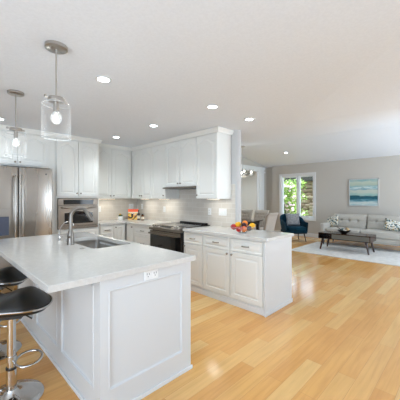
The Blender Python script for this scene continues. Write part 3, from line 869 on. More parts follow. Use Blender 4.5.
# under cabinet lights
def under(label, loc, L, rz):
    t = thing('under_cabinet_light', label, 'light', loc, rz, 'under cabinet lights')
    MB().box(-L / 2, L / 2, -0.02, 0.02, -0.012, 0.0, 0.002).build('housing', 'whiteplastic', t)
    MB().box(-L / 2 + 0.01, L / 2 - 0.01, -0.014, 0.014, -0.014, -0.012).build('lens', 'ledwarm', t)
    l = bpy.data.lights.new('under_cabinet_lamp', 'AREA'); l.shape = 'RECTANGLE'; l.size = L; l.size_y = 0.04; l.energy = 1.1 * L / 0.4; l.color = (1, 0.86, 0.7)
    o = bpy.data.objects.new('under_cabinet_lamp', l); C.objects.link(o); o.parent = t; o.location = (0, 0, -0.02)
under('small under-cabinet strip light beside the oven tower', (2.55, 5.25, 1.37), 0.4, 0)
under('small under-cabinet strip light over the corner cookbook', (3.22, 4.85, 1.37), 0.3, R)
under('small under-cabinet strip light left of the range hood', (3.22, 4.2, 1.37), 0.3, R)
under('small under-cabinet strip light at the free end by the wall switches', (3.22, 2.92, 1.37), 0.25, R)

# ---- outlets and switches
def plate(name, label, cat, loc, rz, w, h, kind, n=1, group='white wall plates in the kitchen'):
    t = thing(name, label, cat, loc, rz, group)
    MB().box(-w / 2, w / 2, -0.006, 0, -h / 2, h / 2, 0.002).build('plate', 'whiteplastic', t)
    for k in range(n):
        cx = (k - (n - 1) / 2) * w / n if w > h or n > 1 else 0
        if kind == 'switch':
            MB().box(cx - 0.016, cx + 0.016, -0.01, -0.006, -0.033, 0.033, 0.001).build('rocker', 'whiteplastic', t)
        else:
            if w > h:   # horizontal double receptacle
                s = MB().box(cx - 0.020, cx + 0.020, -0.009, -0.006, -0.026, 0.026, 0.002).build('socket', 'whiteplastic', t)
                mb = MB()
                for q in (-0.009, 0.009): mb.box(cx + q - 0.0022, cx + q + 0.0022, -0.0095, -0.009, -0.002, 0.012)
                mb.box(cx - 0.003, cx + 0.003, -0.0095, -0.009, -0.016, -0.010)
                mb.build('socket_slot', 'slot', s)
            else:
                for zz in (-0.02, 0.02):
                    s = MB().box(cx - 0.015, cx + 0.015, -0.009, -0.006, zz - 0.014, zz + 0.014, 0.002).build('socket', 'whiteplastic', t)
                    mb = MB()
                    for q in (-0.006, 0.006): mb.box(cx + q - 0.0015, cx + q + 0.0015, -0.0095, -0.009, zz - 0.004, zz + 0.006)
                    mb.build('socket_slot', 'slot', s)
    return t
WX = XR - 0.0085
def Yat(px, c=WX):
    k = (px - 200) / 272; return c * (1 - k) / (1 + k)
plate('light_switch', 'triple white light switch on tile near the free wall end', 'switch', (WX, Yat(222.8), 1.15), R, 0.165, 0.115, 'switch', 3)
plate('outlet', 'white outlet on tile just left of the triple switch', 'outlet', (WX, Yat(209.8), 1.15), R, 0.072, 0.115, 'outlet')
plate('outlet', 'white outlet on tile left of the range', 'outlet', (WX, Yat(164.5), 1.15), R, 0.072, 0.115, 'outlet')
plate('outlet', 'white outlet on tile just right of the cookbook', 'outlet', (WX, Yat(142.2), 1.19), R, 0.072, 0.115, 'outlet')
plate('outlet', 'white outlet on tile behind the cookbook, left of the corner', 'outlet', (3.25, YO - 0.0085, 1.19), 0, 0.115, 0.115, 'outlet', 1)
plate('outlet', 'white outlet on tile close to the built-in oven tower', 'outlet', (2.50, YO - 0.0085, 1.15), 0, 0.072, 0.115, 'outlet')

# ================================================================== ISLAND
IX0, IX1, IY0, IY1 = 0.746, 1.506, 1.613, 3.76
isl = thing('kitchen_island', 'white panelled kitchen island base with outlet on its end', 'kitchen island', (IX0, IY0, 0))
iw, il = IX1 - IX0, IY1 - IY0
mb = MB()
e_ = 0.03
# hollow carcass so that the sink bowl has room
mb.box(e_, iw - e_, e_, il - e_, 0, 0.60); mb.box(e_, iw - e_, e_, 0.80, 0.60, BH); mb.box(e_, iw - e_, 1.68, il - e_, 0.60, BH)
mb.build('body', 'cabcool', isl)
def recess(parent, name, w, h, wins, M4, matn='cabcool', t=0.03):
    # panelled board: front plane y=-0 facing -y, windows (x0,x1,z0,z1) with small bead moulding
    mb = MB()
    xs = sorted({0, w} | {a for q in wins for a in q[:2]}); zs = sorted({0, h} | {a for q in wins for a in q[2:]})
    for i in range(len(xs) - 1):
        for j in range(len(zs) - 1):
            cx, cz = (xs[i] + xs[i + 1]) / 2, (zs[j] + zs[j + 1]) / 2
            if not any(q[0] < cx < q[1] and q[2] < cz < q[3] for q in wins):
                mb.bm.faces.new([mb.bm.verts.new(p) for p in ((xs[i], 0, zs[j]), (xs[i + 1], 0, zs[j]), (xs[i + 1], 0, zs[j + 1]), (xs[i], 0, zs[j + 1]))])
    for x0, x1, z0, z1 in wins:
        def r(d, y): return [(x0 + d, y, z0 + d), (x1 - d, y, z0 + d), (x1 - d, y, z1 - d), (x0 + d, y, z1 - d)]
        mb.loops([r(0, 0), r(0.002, -0.004), r(0.009, -0.004), r(0.014, 0.008), r(0.02, 0.01)], cap0=False)
    mb.box(0, w, 0.012, t, 0, h)
    bm = mb.bm
    # side strips
    t_ = 0.012
    for q in (((0, 0, 0), (0, t_, 0), (0, t_, h), (0, 0, h)), ((w, 0, 0), (w, t_, 0), (w, t_, h), (w, 0, h)), ((0, 0, h), (w, 0, h), (w, t_, h), (0, t_, h)), ((0, 0, 0), (w, 0, 0), (w, t_, 0), (0, t_, 0))):
        bm.faces.new([bm.verts.new(p) for p in q])
    mb.xform(M4)
    return mb.build(name, matn, parent)
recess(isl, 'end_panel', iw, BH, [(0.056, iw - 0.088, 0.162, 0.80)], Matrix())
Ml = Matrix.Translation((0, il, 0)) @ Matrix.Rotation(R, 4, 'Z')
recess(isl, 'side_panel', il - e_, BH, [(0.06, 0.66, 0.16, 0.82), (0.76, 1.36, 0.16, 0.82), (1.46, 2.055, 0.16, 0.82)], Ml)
mb = MB(); mb.box(-0.012, iw + 0.012, -0.012, 0.0, 0, 0.028, 0.003); mb.box(-0.012, 0.0, 0.0, il, 0, 0.028, 0.003); mb.build('shoe_molding', 'trim', isl)
# kitchen side of the island
for k in range(3):
    w_ = il / 3
    mb = MB(); 
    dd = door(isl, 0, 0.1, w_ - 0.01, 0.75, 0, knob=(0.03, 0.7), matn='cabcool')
    dd.location = (iw - e_, 0.005 + k * w_, 0.1); dd.rotation_euler = (0, 0, radians(90))
t = plate('outlet', 'white double outlet on the near end of the island', 'outlet', (1.12, IY0 - 0.0005, 0.842), 0, 0.118, 0.076, 'outlet', 2)

# sink
sk = thing('sink', 'stainless undermount sink in the island countertop', 'sink', (1.2725, 2.845, 0))
mb = MB()
def rr(d, z, r): return [(x, y, z) for x, y in rrect(-0.2045 + d, 0.2045 - d, -0.397 + d, 0.397 - d, r)]
mb.loops([rr(-0.004, 0.8745, 0.04), rr(0.0, 0.8745, 0.04), rr(0.004, 0.70, 0.045), rr(0.02, 0.675, 0.045), rr(0.12, 0.668, 0.03)], cap0=False)
mb.loops([rr(-0.004, 0.8745, 0.04), rr(-0.004, 0.872, 0.04), rr(-0.002, 0.70, 0.045), rr(0.015, 0.668, 0.045), rr(0.12, 0.662, 0.03)], cap0=False)
mb.build('bowl', 'sinkm', sk, smooth=35)
MB().lathe([(0.045, 0.669), (0.04, 0.672), (0.03, 0.669), (0, 0.6685)], 20).build('drain', 'chrome', sk, smooth=True)

# faucet
fc = thing('faucet', 'tall brushed nickel gooseneck faucet beside the sink', 'faucet', (1.01, 2.84, 0.914))
MB().lathe([(0, 0), (0.036, 0), (0.036, 0.006), (0.033, 0.012), (0.031, 0.09), (0.025, 0.13), (0.019, 0.145), (0, 0.145)], 24).build('base', 'faucetm', fc, smooth=40)
u = Vector((0.97, -0.25)).normalized()
pts = [(0, 0, 0.12), (0, 0, 0.25)] + [(u.x * (0.083 - 0.083 * cos(a)), u.y * (0.083 - 0.083 * cos(a)), 0.272 + 0.09 * sin(a)) for a in [pi * k / 14 for k in range(15)]][0:13]
sp_ = MB().tube(pts, 0.0185, 14).build('spout', 'faucetm', fc, smooth=True)
e0 = Vector(pts[-1]); dv = (Vector(pts[-1]) - Vector(pts[-2])).normalized()
MB().tube([e0, e0 + dv * 0.02, e0 + dv * 0.07, e0 + dv * 0.09], [0.0185, 0.021, 0.023, 0.021], 14).build('spray_head', 'faucetm', fc, smooth=True)
MB().tube([(0, 0, 0.075), (-0.03, -0.03, 0.08), (-0.045, -0.05, 0.09)], [0.012, 0.010, 0.008], 10).build('lever', 'faucetm', fc, smooth=True)
ff = thing('filter_tap', 'small chrome drinking water tap behind the tall faucet', 'faucet', (1.02, 3.19, 0.914))
MB().lathe([(0, 0), (0.02, 0), (0.02, 0.006), (0.012, 0.012), (0.013, 0.04), (0.009, 0.055), (0, 0.056)], 18).build('base', 'chrome', ff, smooth=True)
pts = [(0, 0, 0.05), (0.0, 0, 0.11), (0.01, -0.01, 0.15), (0.035, -0.035, 0.195), (0.07, -0.07, 0.21), (0.1, -0.1, 0.19), (0.11, -0.11, 0.165)]
MB().tube(pts, 0.005, 10).build('spout', 'chrome', ff, smooth=True)
MB().tube([(0.01, 0.005, 0.035), (0.04, 0.02, 0.04)], 0.005, 8).build('lever', 'chrome', ff, smooth=True)
tag(MB().lathe([(0, 0), (0.022, 0), (0.022, 0.004), (0.016, 0.007), (0, 0.008)], 20).build('air_switch_button', 'nickel', smooth=True, loc=(1.0, 2.53, 0.914)), 'small round metal button on the island countertop by the sink', 'button')

# ================================================================== BAR STOOLS
def stool(label, loc, rz):
    t = thing('bar_stool', label, 'bar stool', loc, rz, 'bar stools at the island')
    MB().lathe([(0, 0.0), (0.190, 0.0), (0.195, 0.006), (0.190, 0.012), (0.12, 0.022), (0.05, 0.04), (0.034, 0.07), (0.03, 0.075), (0, 0.075)], 48).build('base', 'chrome', t, smooth=50)
    p = MB().lathe([(0, 0.07), (0.032, 0.07), (0.032, 0.21), (0.0, 0.21)], 24).build('column', 'chrome', t, smooth=40)
    MB().lathe([(0.0, 0.21), (0.034, 0.21), (0.034, 0.222), (0.0, 0.222)], 24).build('collar', 'dark', p, smooth=40)
    MB().lathe([(0, 0.222), (0.026, 0.222), (0.026, 0.56), (0.05, 0.572), (0.05, 0.578), (0, 0.578)], 24).build('gas_lift', 'chrome', t, smooth=40)
    MB().tube([(0.03, 0.02, 0.59), (0.06, 0.02, 0.575), (0.12, 0.02, 0.53)], 0.005, 8).build('height_lever', 'dark', t, smooth=True)
    # loop foot rest to the front (+x local)
    pts = [(0.026 + 0.08 * (1 - cos(a)), 0.08 * sin(a), 0.264 + 0.012 * sin(a)) for a in [2 * pi * k / 40 for k in range(40)]]
    MB().tube(pts, 0.0085, 10, closed=True).build('foot_rest', 'chrome', t, smooth=True)
    MB().lathe([(0.0, 0.265), (0.031, 0.265), (0.031, 0.30), (0.0, 0.30)], 24).build('foot_rest_clamp', 'chrome', t, smooth=40)
    # thick domed saddle seat: front (+x) rolls over to the rim, rear (-x) sweeps up into a low back
    def plan(a):
        c, q = cos(a), sin(a)
        e = 0.82
        return (0.24 if c > 0 else 0.23) * math.copysign(abs(c) ** e, c), 0.205 * math.copysign(abs(q) ** e, q)
    def rimz(x):
        return 0.662 - 0.030 * max(0, x / 0.24) ** 2 - 0.02 * max(0, -x / 0.06 if x > -0.06 else 1) + (0.16 * ((-0.06 - x) / 0.17) ** 2 if x < -0.06 else 0)
    def surf(top):
        def f(u, v):
            px_, py_ = plan(2 * pi * u); x, y = px_ * v, py_ * v
            k = max(0.0, 1 - v ** 3)
            lift = rimz(x) * (1 if x > -0.06 else 1)
            if top:
                hh = 0.060 * k ** 0.6
                hh += 0.034 * math.exp(-((x - 0.10) / 0.07) ** 2) * k
                if x < -0.06: hh *= max(0.35, 1 - (-0.06 - x) / 0.12)
            else: hh = -0.052 * k ** 0.4
            return Vector((x, y, lift + hh))
        return f
    mb = MB(); mb.grid(surf(True), 44, 16, closed_u=True); mb.grid(surf(False), 44, 12, closed_u=True)
    st = mb.build('seat', 'leather', t, smooth='all')
    pp = [plan(2 * pi * k / 60) for k in range(60)]
    MB().tube([(x * 1.012, y * 1.012, rimz(x) + 0.004) for x, y in pp], 0.0065, 8, closed=True).build('piping', 'chrome', st, smooth=True)
    MB().box(-0.09, 0.09, -0.09, 0.09, 0.578, 0.605, 0.004).build('seat_plate', 'dark', t)
    return t
st0 = stool('nearer black leather bar stool with chrome pedestal, fully showing its loop foot rest', (0.405, 2.235, 0), radians(-30))
st1 = dup(st0, (0.43, 3.02, 0), radians(-30), 'farther black leather bar stool, cut by the left edge, behind the nearer one')

# ================================================================== PENDANTS AND DOWNLIGHTS
def pendant(label, x, y):
    t = thing('pendant_light', label, 'pendant light', (x, y, 0), radians(20), 'pendant lights over the island')
    cn = MB().lathe([(0, CZ - 0.001), (0.072, CZ - 0.001), (0.072, CZ - 0.022), (0.068, CZ - 0.025), (0, CZ - 0.025)], 36).build('canopy', 'nickel', t, smooth=40)
    for sx in (-0.04, 0.04):
        MB().lathe([(0, CZ - 0.030), (0.005, CZ - 0.029), (0.005, CZ - 0.025), (0, CZ - 0.025)], 10, (sx, 0, 0)).build('screw', 'nickel', cn, smooth=True)
    MB().tube([(0, 0, 2.07), (0, 0, CZ - 0.02)], 0.0055, 10).build('rod', 'nickel', t, smooth=True)
    MB().lathe([(0, 2.072), (0.012, 2.08), (0.052, 2.078), (0.055, 2.07), (0.055, 2.052), (0.05, 2.05), (0, 2.05)], 30).build('cap', 'nickel', t, smooth=40)
    mb = MB(); mb.tube([(-0.078, 0, 2.066), (0.078, 0, 2.066)], 0.005, 8)
    for s in (-1, 1): mb.tube([(s * 0.07, 0, 2.066), (s * 0.086, 0, 2.066)], 0.0095, 10)
    mb.build('cross_bar', 'nickel', t, smooth=True)
    MB().lathe([(0, 1.985), (0.018, 1.985), (0.018, 2.045), (0.013, 2.055), (0, 2.055)], 18).build('socket', 'nickel', t, smooth=40)
    MB().lathe([(0, 1.895), (0.02, 1.90), (0.035, 1.92), (0.038, 1.935), (0.034, 1.955), (0.018, 1.975), (0.014, 1.985), (0, 1.985)], 20).build('bulb', 'bulbglass', t, smooth='all')
    MB().lathe([(0, 1.915), (0.009, 1.92), (0.011, 1.935), (0.006, 1.965), (0, 1.975)], 12).build('filament', 'bulb', t, smooth=True)
    MB().lathe([(0.048, 2.052), (0.078, 2.046), (0.091, 2.03), (0.093, 2.01), (0.093, 1.80), (0.0905, 1.80), (0.0905, 2.008), (0.087, 2.028), (0.076, 2.0435), (0.048, 2.049)], 40).build('glass_shade', 'seeded', t, smooth='all')
    sh = [c for c in t.children if c.name.startswith('glass_shade')][0]
    for z in (1.80, 2.03):
        rr_ = 0.0918 if z < 2 else 0.090
        MB().tube([(rr_ * cos(a), rr_ * sin(a), z) for a in [2 * pi * k / 40 for k in range(40)]], 0.002, 6, closed=True).build('shade_rim', 'rim', sh, smooth=True)
    l = bpy.data.lights.new('pendant_lamp', 'POINT'); l.energy = 1.0; l.shadow_soft_size = 0.04; l.color = (1, 0.9, 0.76)
    o = bpy.data.objects.new('pendant_lamp', l); C.objects.link(o); o.parent = t; o.location = (0, 0, 1.86)
    return t
p0 = pendant('nearer clear glass cylinder pendant light on a nickel rod', 0.632, 2.048)
dup(p0, (0.622, 3.23, 0), None, 'farther clear glass pendant light, in front of the fridge cabinet')

def downlight(label, x, y, z=CZ, tilt=0):
    t = thing('recessed_light', label, 'ceiling light', (x, y, z), 0, 'recessed ceiling lights')
    t.rotation_euler = (0, tilt, 0)
    MB().lathe([(0.052, -0.001), (0.07, -0.001), (0.07, -0.006), (0.064, -0.009), (0.052, -0.008)], 32).build('trim_ring', 'trim', t, smooth=40)
    MB().lathe([(0, -0.003), (0.052, -0.003), (0.052, -0.006), (0, -0.0065)], 32).build('lens', 'led', t, smooth=40)
    l = bpy.data.lights.new('downlight_lamp', 'SPOT'); l.energy = 24; l.spot_size = radians(130); l.spot_blend = 0.8; l.shadow_soft_size = 0.06; l.color = (1, 0.95, 0.88)
    o = bpy.data.objects.new('downlight_lamp', l); C.objects.link(o); o.parent = t; o.location = (0, 0, -0.03)
    return t
d0 = downlight('largest recessed ceiling light, right of the nearer pendant', 1.105, 2.32)
for x, y, lb in ((2.33, 3.29, 'recessed ceiling light in front of the two-door cabinets, middle of the kitchen row'),
                 (2.31, 4.37, 'recessed ceiling light deepest in the kitchen corner, by the oven wall'),
                 (2.33, 2.125, 'recessed ceiling light in front of the range wall, over the peninsula side'),
                 (3.05, 2.115, 'recessed ceiling light just right of the tall end cabinet'),
                 (0.67, 4.46, 'recessed ceiling light at the left edge above the fridge')):
    dd = dup(d0, (x, y, CZ), None, lb)
    if 'tall end cabinet' in lb or 'above the fridge' in lb:
        for c_ in dd.children:
            if c_.type == 'LIGHT': c_.data = c_.data.copy(); c_.data.energy = 7
d9 = dup(d0, (8.19, 4.26, 3.01 - 0.17 * (8.19 - 7.25) - 0.001), None, 'recessed ceiling light on the sloped ceiling in front of the window')
d9.rotation_euler = (0, math.atan(0.17), 0)

# ================================================================== COUNTER ITEMS
# toward-camera rotation helper
def face(x, y, extra=0):   # local -Y points at the camera
    return math.atan2(-x, y) * 1.0 + extra
CT = 0.9142
bk = thing('cookbook', 'orange-topped cookbook standing in the kitchen corner', 'book', (3.145, 5.19, CT), -pi / 4 + 0.12)
MB().box(-0.112, 0.112, 0.0, 0.022, 0.0, 0.225, 0.002).build('cover', 'paper', bk)
MB().box(-0.112, 0.112, -0.002, 0.0, 0.165, 0.225).build('orange_title_band', 'bookorange', bk)
MB().box(-0.112, 0.112, -0.002, 0.0, 0.135, 0.165).build('cream_title_band', 'label', bk)
MB().box(-0.112, 0.112, -0.002, 0.0, 0.0, 0.135).build('food_picture', 'food', bk)
mb = MB(); mb.loops([[(x, 0.022, 0.2), (x, 0.026, 0.2), (x, 0.11, 0.0), (x, 0.10, 0.0)] for x in (-0.06, 0.06)])
mb.build('easel_leg', 'darkwood', bk)
b = thing('bottle', 'tall dark bottle standing at the right edge of the cookbook', 'bottle', (3.17, 5.02, CT), 0)
MB().lathe([(0, 0), (0.027, 0), (0.029, 0.006), (0.029, 0.12), (0.024, 0.14), (0.011, 0.155), (0.010, 0.19), (0, 0.19)], 20).build('body', 'bottle', b, smooth=40)
MB().lathe([(0, 0.19), (0.012, 0.188), (0.012, 0.21), (0, 0.212)], 14).build('cap', 'dark', b, smooth=40)
MB().lathe([(0.0295, 0.03), (0.0298, 0.032), (0.0298, 0.09), (0.0295, 0.092)], 20).build('paper_label', 'label', b, smooth=40)
b = thing('spice_jar', 'short amber jar with dark lid right of the dark bottle', 'jar', (3.18, 4.88, CT), 0)
MB().lathe([(0, 0), (0.029, 0), (0.031, 0.006), (0.031, 0.095), (0.024, 0.11), (0, 0.11)], 20).build('body', 'amber', b, smooth=40)
MB().lathe([(0, 0.11), (0.022, 0.11), (0.022, 0.132), (0, 0.134)], 16).build('lid', 'dark', b, smooth=40)
MB().lathe([(0.0315, 0.02), (0.0318, 0.022), (0.0318, 0.075), (0.0315, 0.077)], 20).build('paper_label', 'label', b, smooth=40)
pt = thing('potted_succulent', 'small succulent in a white pot left of the cookbook', 'plant', (2.86, 5.22, CT))
MB().lathe([(0, 0), (0.048, 0), (0.052, 0.005), (0.054, 0.085), (0.05, 0.085), (0.048, 0.07), (0, 0.07)], 28).build('pot', 'whiteplastic', pt, smooth=40)
MB().lathe([(0.048, 0.072), (0, 0.075)], 20).build('soil', 'soil', pt)
mb = MB(); rn = random.Random(2)
for ring, (n_, tilt) in enumerate(((9, 1.1), (7, 0.7), (5, 0.3))):
    for k in range(n_):
        a = 2 * pi * k / n_ + ring * .3; L = 0.055
        d = Vector((cos(a) * sin(tilt), sin(a) * sin(tilt), cos(tilt)))
        mb.tube([Vector((0, 0, 0.07)), Vector((0, 0, 0.072)) + d * L * .5, Vector((0, 0, 0.075)) + d * L], [0.006, 0.011, 0.002], 6)
mb.build('leaves', 'potplant', pt, smooth=True)
mb = MB(); mb.lathe([(0, 0.105), (0.014, 0.115), (0.016, 0.128), (0, 0.142)], 10, (-0.015, -0.01, 0)); mb.build('flower', 'lemon', pt, smooth=True)

# fruit bowl
BXc, BYc = 2.97, 2.16
bw = thing('fruit_bowl', 'shallow glass bowl on the peninsula holding mixed fruit', 'bowl', (BXc, BYc, CT))
MB().lathe([(0, 0), (0.05, 0), (0.055, 0.008), (0.112, 0.035), (0.162, 0.075), (0.17, 0.084), (0.167, 0.086), (0.11, 0.042), (0.05, 0.014), (0, 0.012)], 40).build('glass_body', 'glass', bw, smooth=True)
MB().tube([(0.1695 * cos(a), 0.1695 * sin(a), 0.085) for a in [2 * pi * k / 44 for k in range(44)]], 0.0025, 6, closed=True).build('rim', 'rim', bw, smooth=True)
MB().lathe([(0, 0.001), (0.055, 0.001), (0.057, 0.006), (0.05, 0.012), (0, 0.012)], 30).build('foot', 'rim', bw, smooth=True)
def fruit(name, label, cat, m, lx, ly, lz, r, sq=0.95, pointy=False):
    # lx: to the camera's right, ly: away from the camera
    lx *= 1.18; ly *= 1.12; r *= 1.13; lz = 0.004 + (lz - 0.02) * 1.1
    x = BXc + lx * 0.7071 + ly * 0.7071; y = BYc - lx * 0.7071 + ly * 0.7071
    t = thing(name, label, cat, (x, y, CT + lz))
    if pointy:
        prof = [(0, -r * 1.35), (r * .25, -r * 1.2), (r * .75, -r * .8), (r, 0), (r * .75, r * .8), (r * .25, r * 1.2), (0, r * 1.4)]
        mb = MB(); mb.lathe(prof, 20, M4=Matrix.Rotation(radians(70), 4, 'Y'))
        b_ = mb.build('flesh', m, t, smooth='all')
    else:
        prof = [(0, -r * sq * .9)] + [(r * sin(a), -r * sq * cos(a)) for a in [pi * k / 12 for k in range(1, 12)]] + [(0, r * sq * 0.82)]
        b_ = MB().lathe(prof, 22).build('flesh', m, t, smooth='all')
        MB().tube([(0, 0, r * .78), (0.002, 0, r * 1.12)], 0.0022, 6).build('stem', 'stem', t)
    return t
fruit('apple', 'red apple at the far left of the fruit bowl', 'apple', 'apple', -0.105, -0.01, 0.092, 0.036)
fruit('apple', 'red apple low at the front left of the fruit bowl', 'apple', 'apple', -0.055, -0.065, 0.070, 0.034)
fruit('lemon', 'yellow fruit heaped at the left middle of the fruit bowl', 'fruit', 'lemon', -0.055, 0.0, 0.115, 0.036, pointy=True)
fruit('plum', 'dark purple plum in the middle of the fruit bowl', 'plum', 'plum', 0.008, -0.02, 0.112, 0.031)
fruit('peach', 'orange-red peach at the front middle of the fruit bowl', 'peach', 'peach', 0.0, -0.075, 0.072, 0.035)
fruit('orange', 'bright orange at the back middle, topmost in the bowl', 'orange', 'orange', 0.03, 0.05, 0.128, 0.035)
fruit('plum', 'dark plum at the front right of the fruit bowl', 'plum', 'plum', 0.06, -0.058, 0.078, 0.031)
fruit('lemon', 'yellow fruit at the far right of the fruit bowl', 'fruit', 'lemon', 0.102, -0.005, 0.10, 0.037, pointy=True)
fruit('peach', 'orange peach under the right side of the heap', 'peach', 'peach', 0.058, 0.01, 0.07, 0.034)
fruit('plum', 'dark plum at the back left of the fruit bowl', 'plum', 'plum', -0.04, 0.07, 0.088, 0.03)

# ================================================================== DINING
tb = thing('dining_table', 'dark dining table with glass top behind the peninsula', 'table', (6.2, 4.86, 0))
MB().box(-0.42, 0.42, -0.72, 0.72, 0.74, 0.755, 0.004).build('glass_top', 'blackglass', tb)
MB().box(-0.36, 0.36, -0.66, 0.66, 0.66, 0.738, 0.004).build('apron', 'darkwood', tb)
for sx in (-1, 1):
    for sy in (-1, 1):
        MB().box(sx * 0.33 - 0.035, sx * 0.33 + 0.035, sy * 0.62 - 0.035, sy * 0.62 + 0.035, 0, 0.66, 0.003).build('leg', 'darkwood', tb)
def dining_chair(label, loc, rz):
    # faces -Y local
    t = thing('dining_chair', label, 'chair', loc, rz, 'tufted dining chairs')
    cushion(0.50, 0.48, 0.13, 0.3).build('seat', 'linen', t, smooth='all', loc=(0, -0.02, 0.38))
    tufts = [(-0.15 + 0.1 * i + (0.05 if j % 2 else 0), 0.60 + 0.09 * j) for j in range(4) for i in range(4 if j % 2 == 0 else 3)]
    def back(sgn):
        def f(u, v):
            q = 2 * u - 1; wv = 0.245 * (1 - 0.10 * (1 - v) ) ; x = wv * q; z = 0.40 + 0.61 * v
            k = max(0.0, (1 - abs(q) ** 10) * (1 - abs(2 * v - 1) ** 24)) ** 0.5
            y = sgn * 0.045 * k
            if sgn < 0:
                for tx, tz in tufts: y += 0.030 * math.exp(-((x - tx) ** 2 + (z - tz) ** 2) / 0.0007) * k
            lean = 0.05 + 0.13 * v ** 1.4 + (0.05 * max(0, (v - 0.84) / 0.16) ** 2)
            return Vector((x, 0.16 + y + lean, z))
        return f
    mb = MB(); mb.grid(back(1), 48, 50); mb.grid(back(-1), 48, 50)
    bk_ = mb.build('backrest', 'linen', t, smooth='all')
    mb = MB()
    for tx, tz in tufts:
        v = (tz - 0.4) / 0.6; lean = 0.05 + 0.14 * v ** 1.4
        mb.lathe([(0, -0.008), (0.009, -0.004), (0.010, 0), (0, 0.004)], 8, M4=Matrix.Translation((tx, 0.16 - 0.028 + lean, tz)) @ Matrix.Rotation(radians(-90), 4, 'X'))
    mb.build('tuft_buttons', 'linen', bk_, smooth=True)
    for sx in (-1, 1):
        MB().tube([(sx * 0.2, -0.21, 0.40), (sx * 0.205, -0.215, 0)], [0.022, 0.014], 8).build('leg', 'darkwood', t, smooth=True)
        MB().tube([(sx * 0.2, 0.18, 0.42), (sx * 0.205, 0.25, 0)], [0.022, 0.014], 8).build('leg', 'darkwood', t, smooth=True)
    return t
c0 = dining_chair('tufted beige dining chair on the far side of the table, left one', (6.92, 5.15, 0), radians(-90))
dup(c0, (6.92, 4.57, 0), radians(-90), 'tufted beige dining chair on the far side of the table, right one')
dup(c0, (6.14, 3.89, 0), radians(180), 'beige upholstered dining chair at the near end of the table, seen from behind')

# chandelier
ch = thing('chandelier', 'small nickel chandelier with clear glass shades over the dining table', 'chandelier', (6.32, 4.60, 0), radians(-45))
cz = 2.44 + (3.01 - 2.44) * (6.32 - 3.7) / 3.55
MB().lathe([(0, cz), (0.06, cz - 0.01), (0.06, cz - 0.035), (0, cz - 0.04)], 24).build('canopy', 'nickel', ch, smooth=40)
MB().tube([(0, 0, 2.02), (0, 0, cz - 0.03)], 0.007, 8).build('stem', 'nickel', ch, smooth=True)
MB().lathe([(0, 2.0), (0.03, 2.01), (0.03, 2.05), (0, 2.06)], 16).build('hub', 'nickel', ch, smooth=40)
for k in range(4):
    a = 2 * pi * k / 4
    ex, ey = 0.24 * cos(a), 0.24 * sin(a)
    ar = MB().tube([(0, 0, 2.03), (ex * .5, ey * .5, 2.0), (ex, ey, 2.0), (ex, ey, 2.03)], 0.007, 8).build('arm', 'nickel', ch, smooth=True)
    MB().lathe([(0, 2.03), (0.03, 2.03), (0.03, 2.045), (0.012, 2.05), (0.012, 2.08), (0, 2.08)], 14, (ex, ey, 0)).build('socket', 'nickel', ar, smooth=40)
    MB().lathe([(0, 2.08), (0.012, 2.085), (0.028, 2.115), (0.022, 2.14), (0, 2.155)], 14, (ex, ey, 0)).build('bulb', 'bulbsoft', ar, smooth=True)
    MB().lathe([(0.052, 2.04), (0.055, 2.05), (0.055, 2.2), (0.053, 2.2), (0.053, 2.05)], 24, (ex, ey, 0)).build('glass_shade', 'glass', ar, smooth=True)
MB().tube([(0.24 * cos(a), 0.24 * sin(a), 1.995) for a in [2 * pi * k / 36 for k in range(36)]], 0.007, 8, closed=True).build('ring', 'nickel', ch, smooth=True)
l = bpy.data.lights.new('chandelier_lamp', 'POINT'); l.energy = 12; l.shadow_soft_size = 0.2; l.color = (1, 0.9, 0.76)
o = bpy.data.objects.new('chandelier_lamp', l); C.objects.link(o); o.parent = ch; o.location = (0, 0, 1.95)
# wooden piece on hall wall
wp = thing('wooden_cabinet', 'narrow brown wooden cabinet in the room beyond the opening', 'cabinet', (8.30, 6.90, 0), 0)
MB().box(-0.22, 0.22, -0.0, 0.3, 0.05, 1.28, 0.005).build('body', 'browncanvas', wp)
for k in range(3):
    d_ = MB().box(-0.2, 0.2, -0.015, 0.0, 0.1 + k * 0.39, 0.46 + k * 0.39, 0.004).build('drawer', 'browncanvas', wp)
    MB().lathe([(0, 0), (0.01, 0), (0.012, 0.02), (0, 0.022)], 10, M4=Matrix.Translation((0, -0.015, 0.28 + k * 0.39)) @ Matrix.Rotation(radians(90), 4, 'X')).build('knob', 'pewter', d_, smooth=True)
mb = MB()
for sx in (-1, 1):
    for sy in (0.03, 0.27): mb.box(sx * 0.19 - 0.015, sx * 0.19 + 0.015, sy - 0.015, sy + 0.015, 0, 0.05)
mb.build('feet', 'darkwood', wp)

# ================================================================== LIVING ROOM
RH = 0.012
tag(MB().box(6.72, 8.62, 0.35, 3.42, 0, RH, 0.004).build('area_rug', 'rug'), 'large pale cream rug under the coffee table and sofa', 'rug')
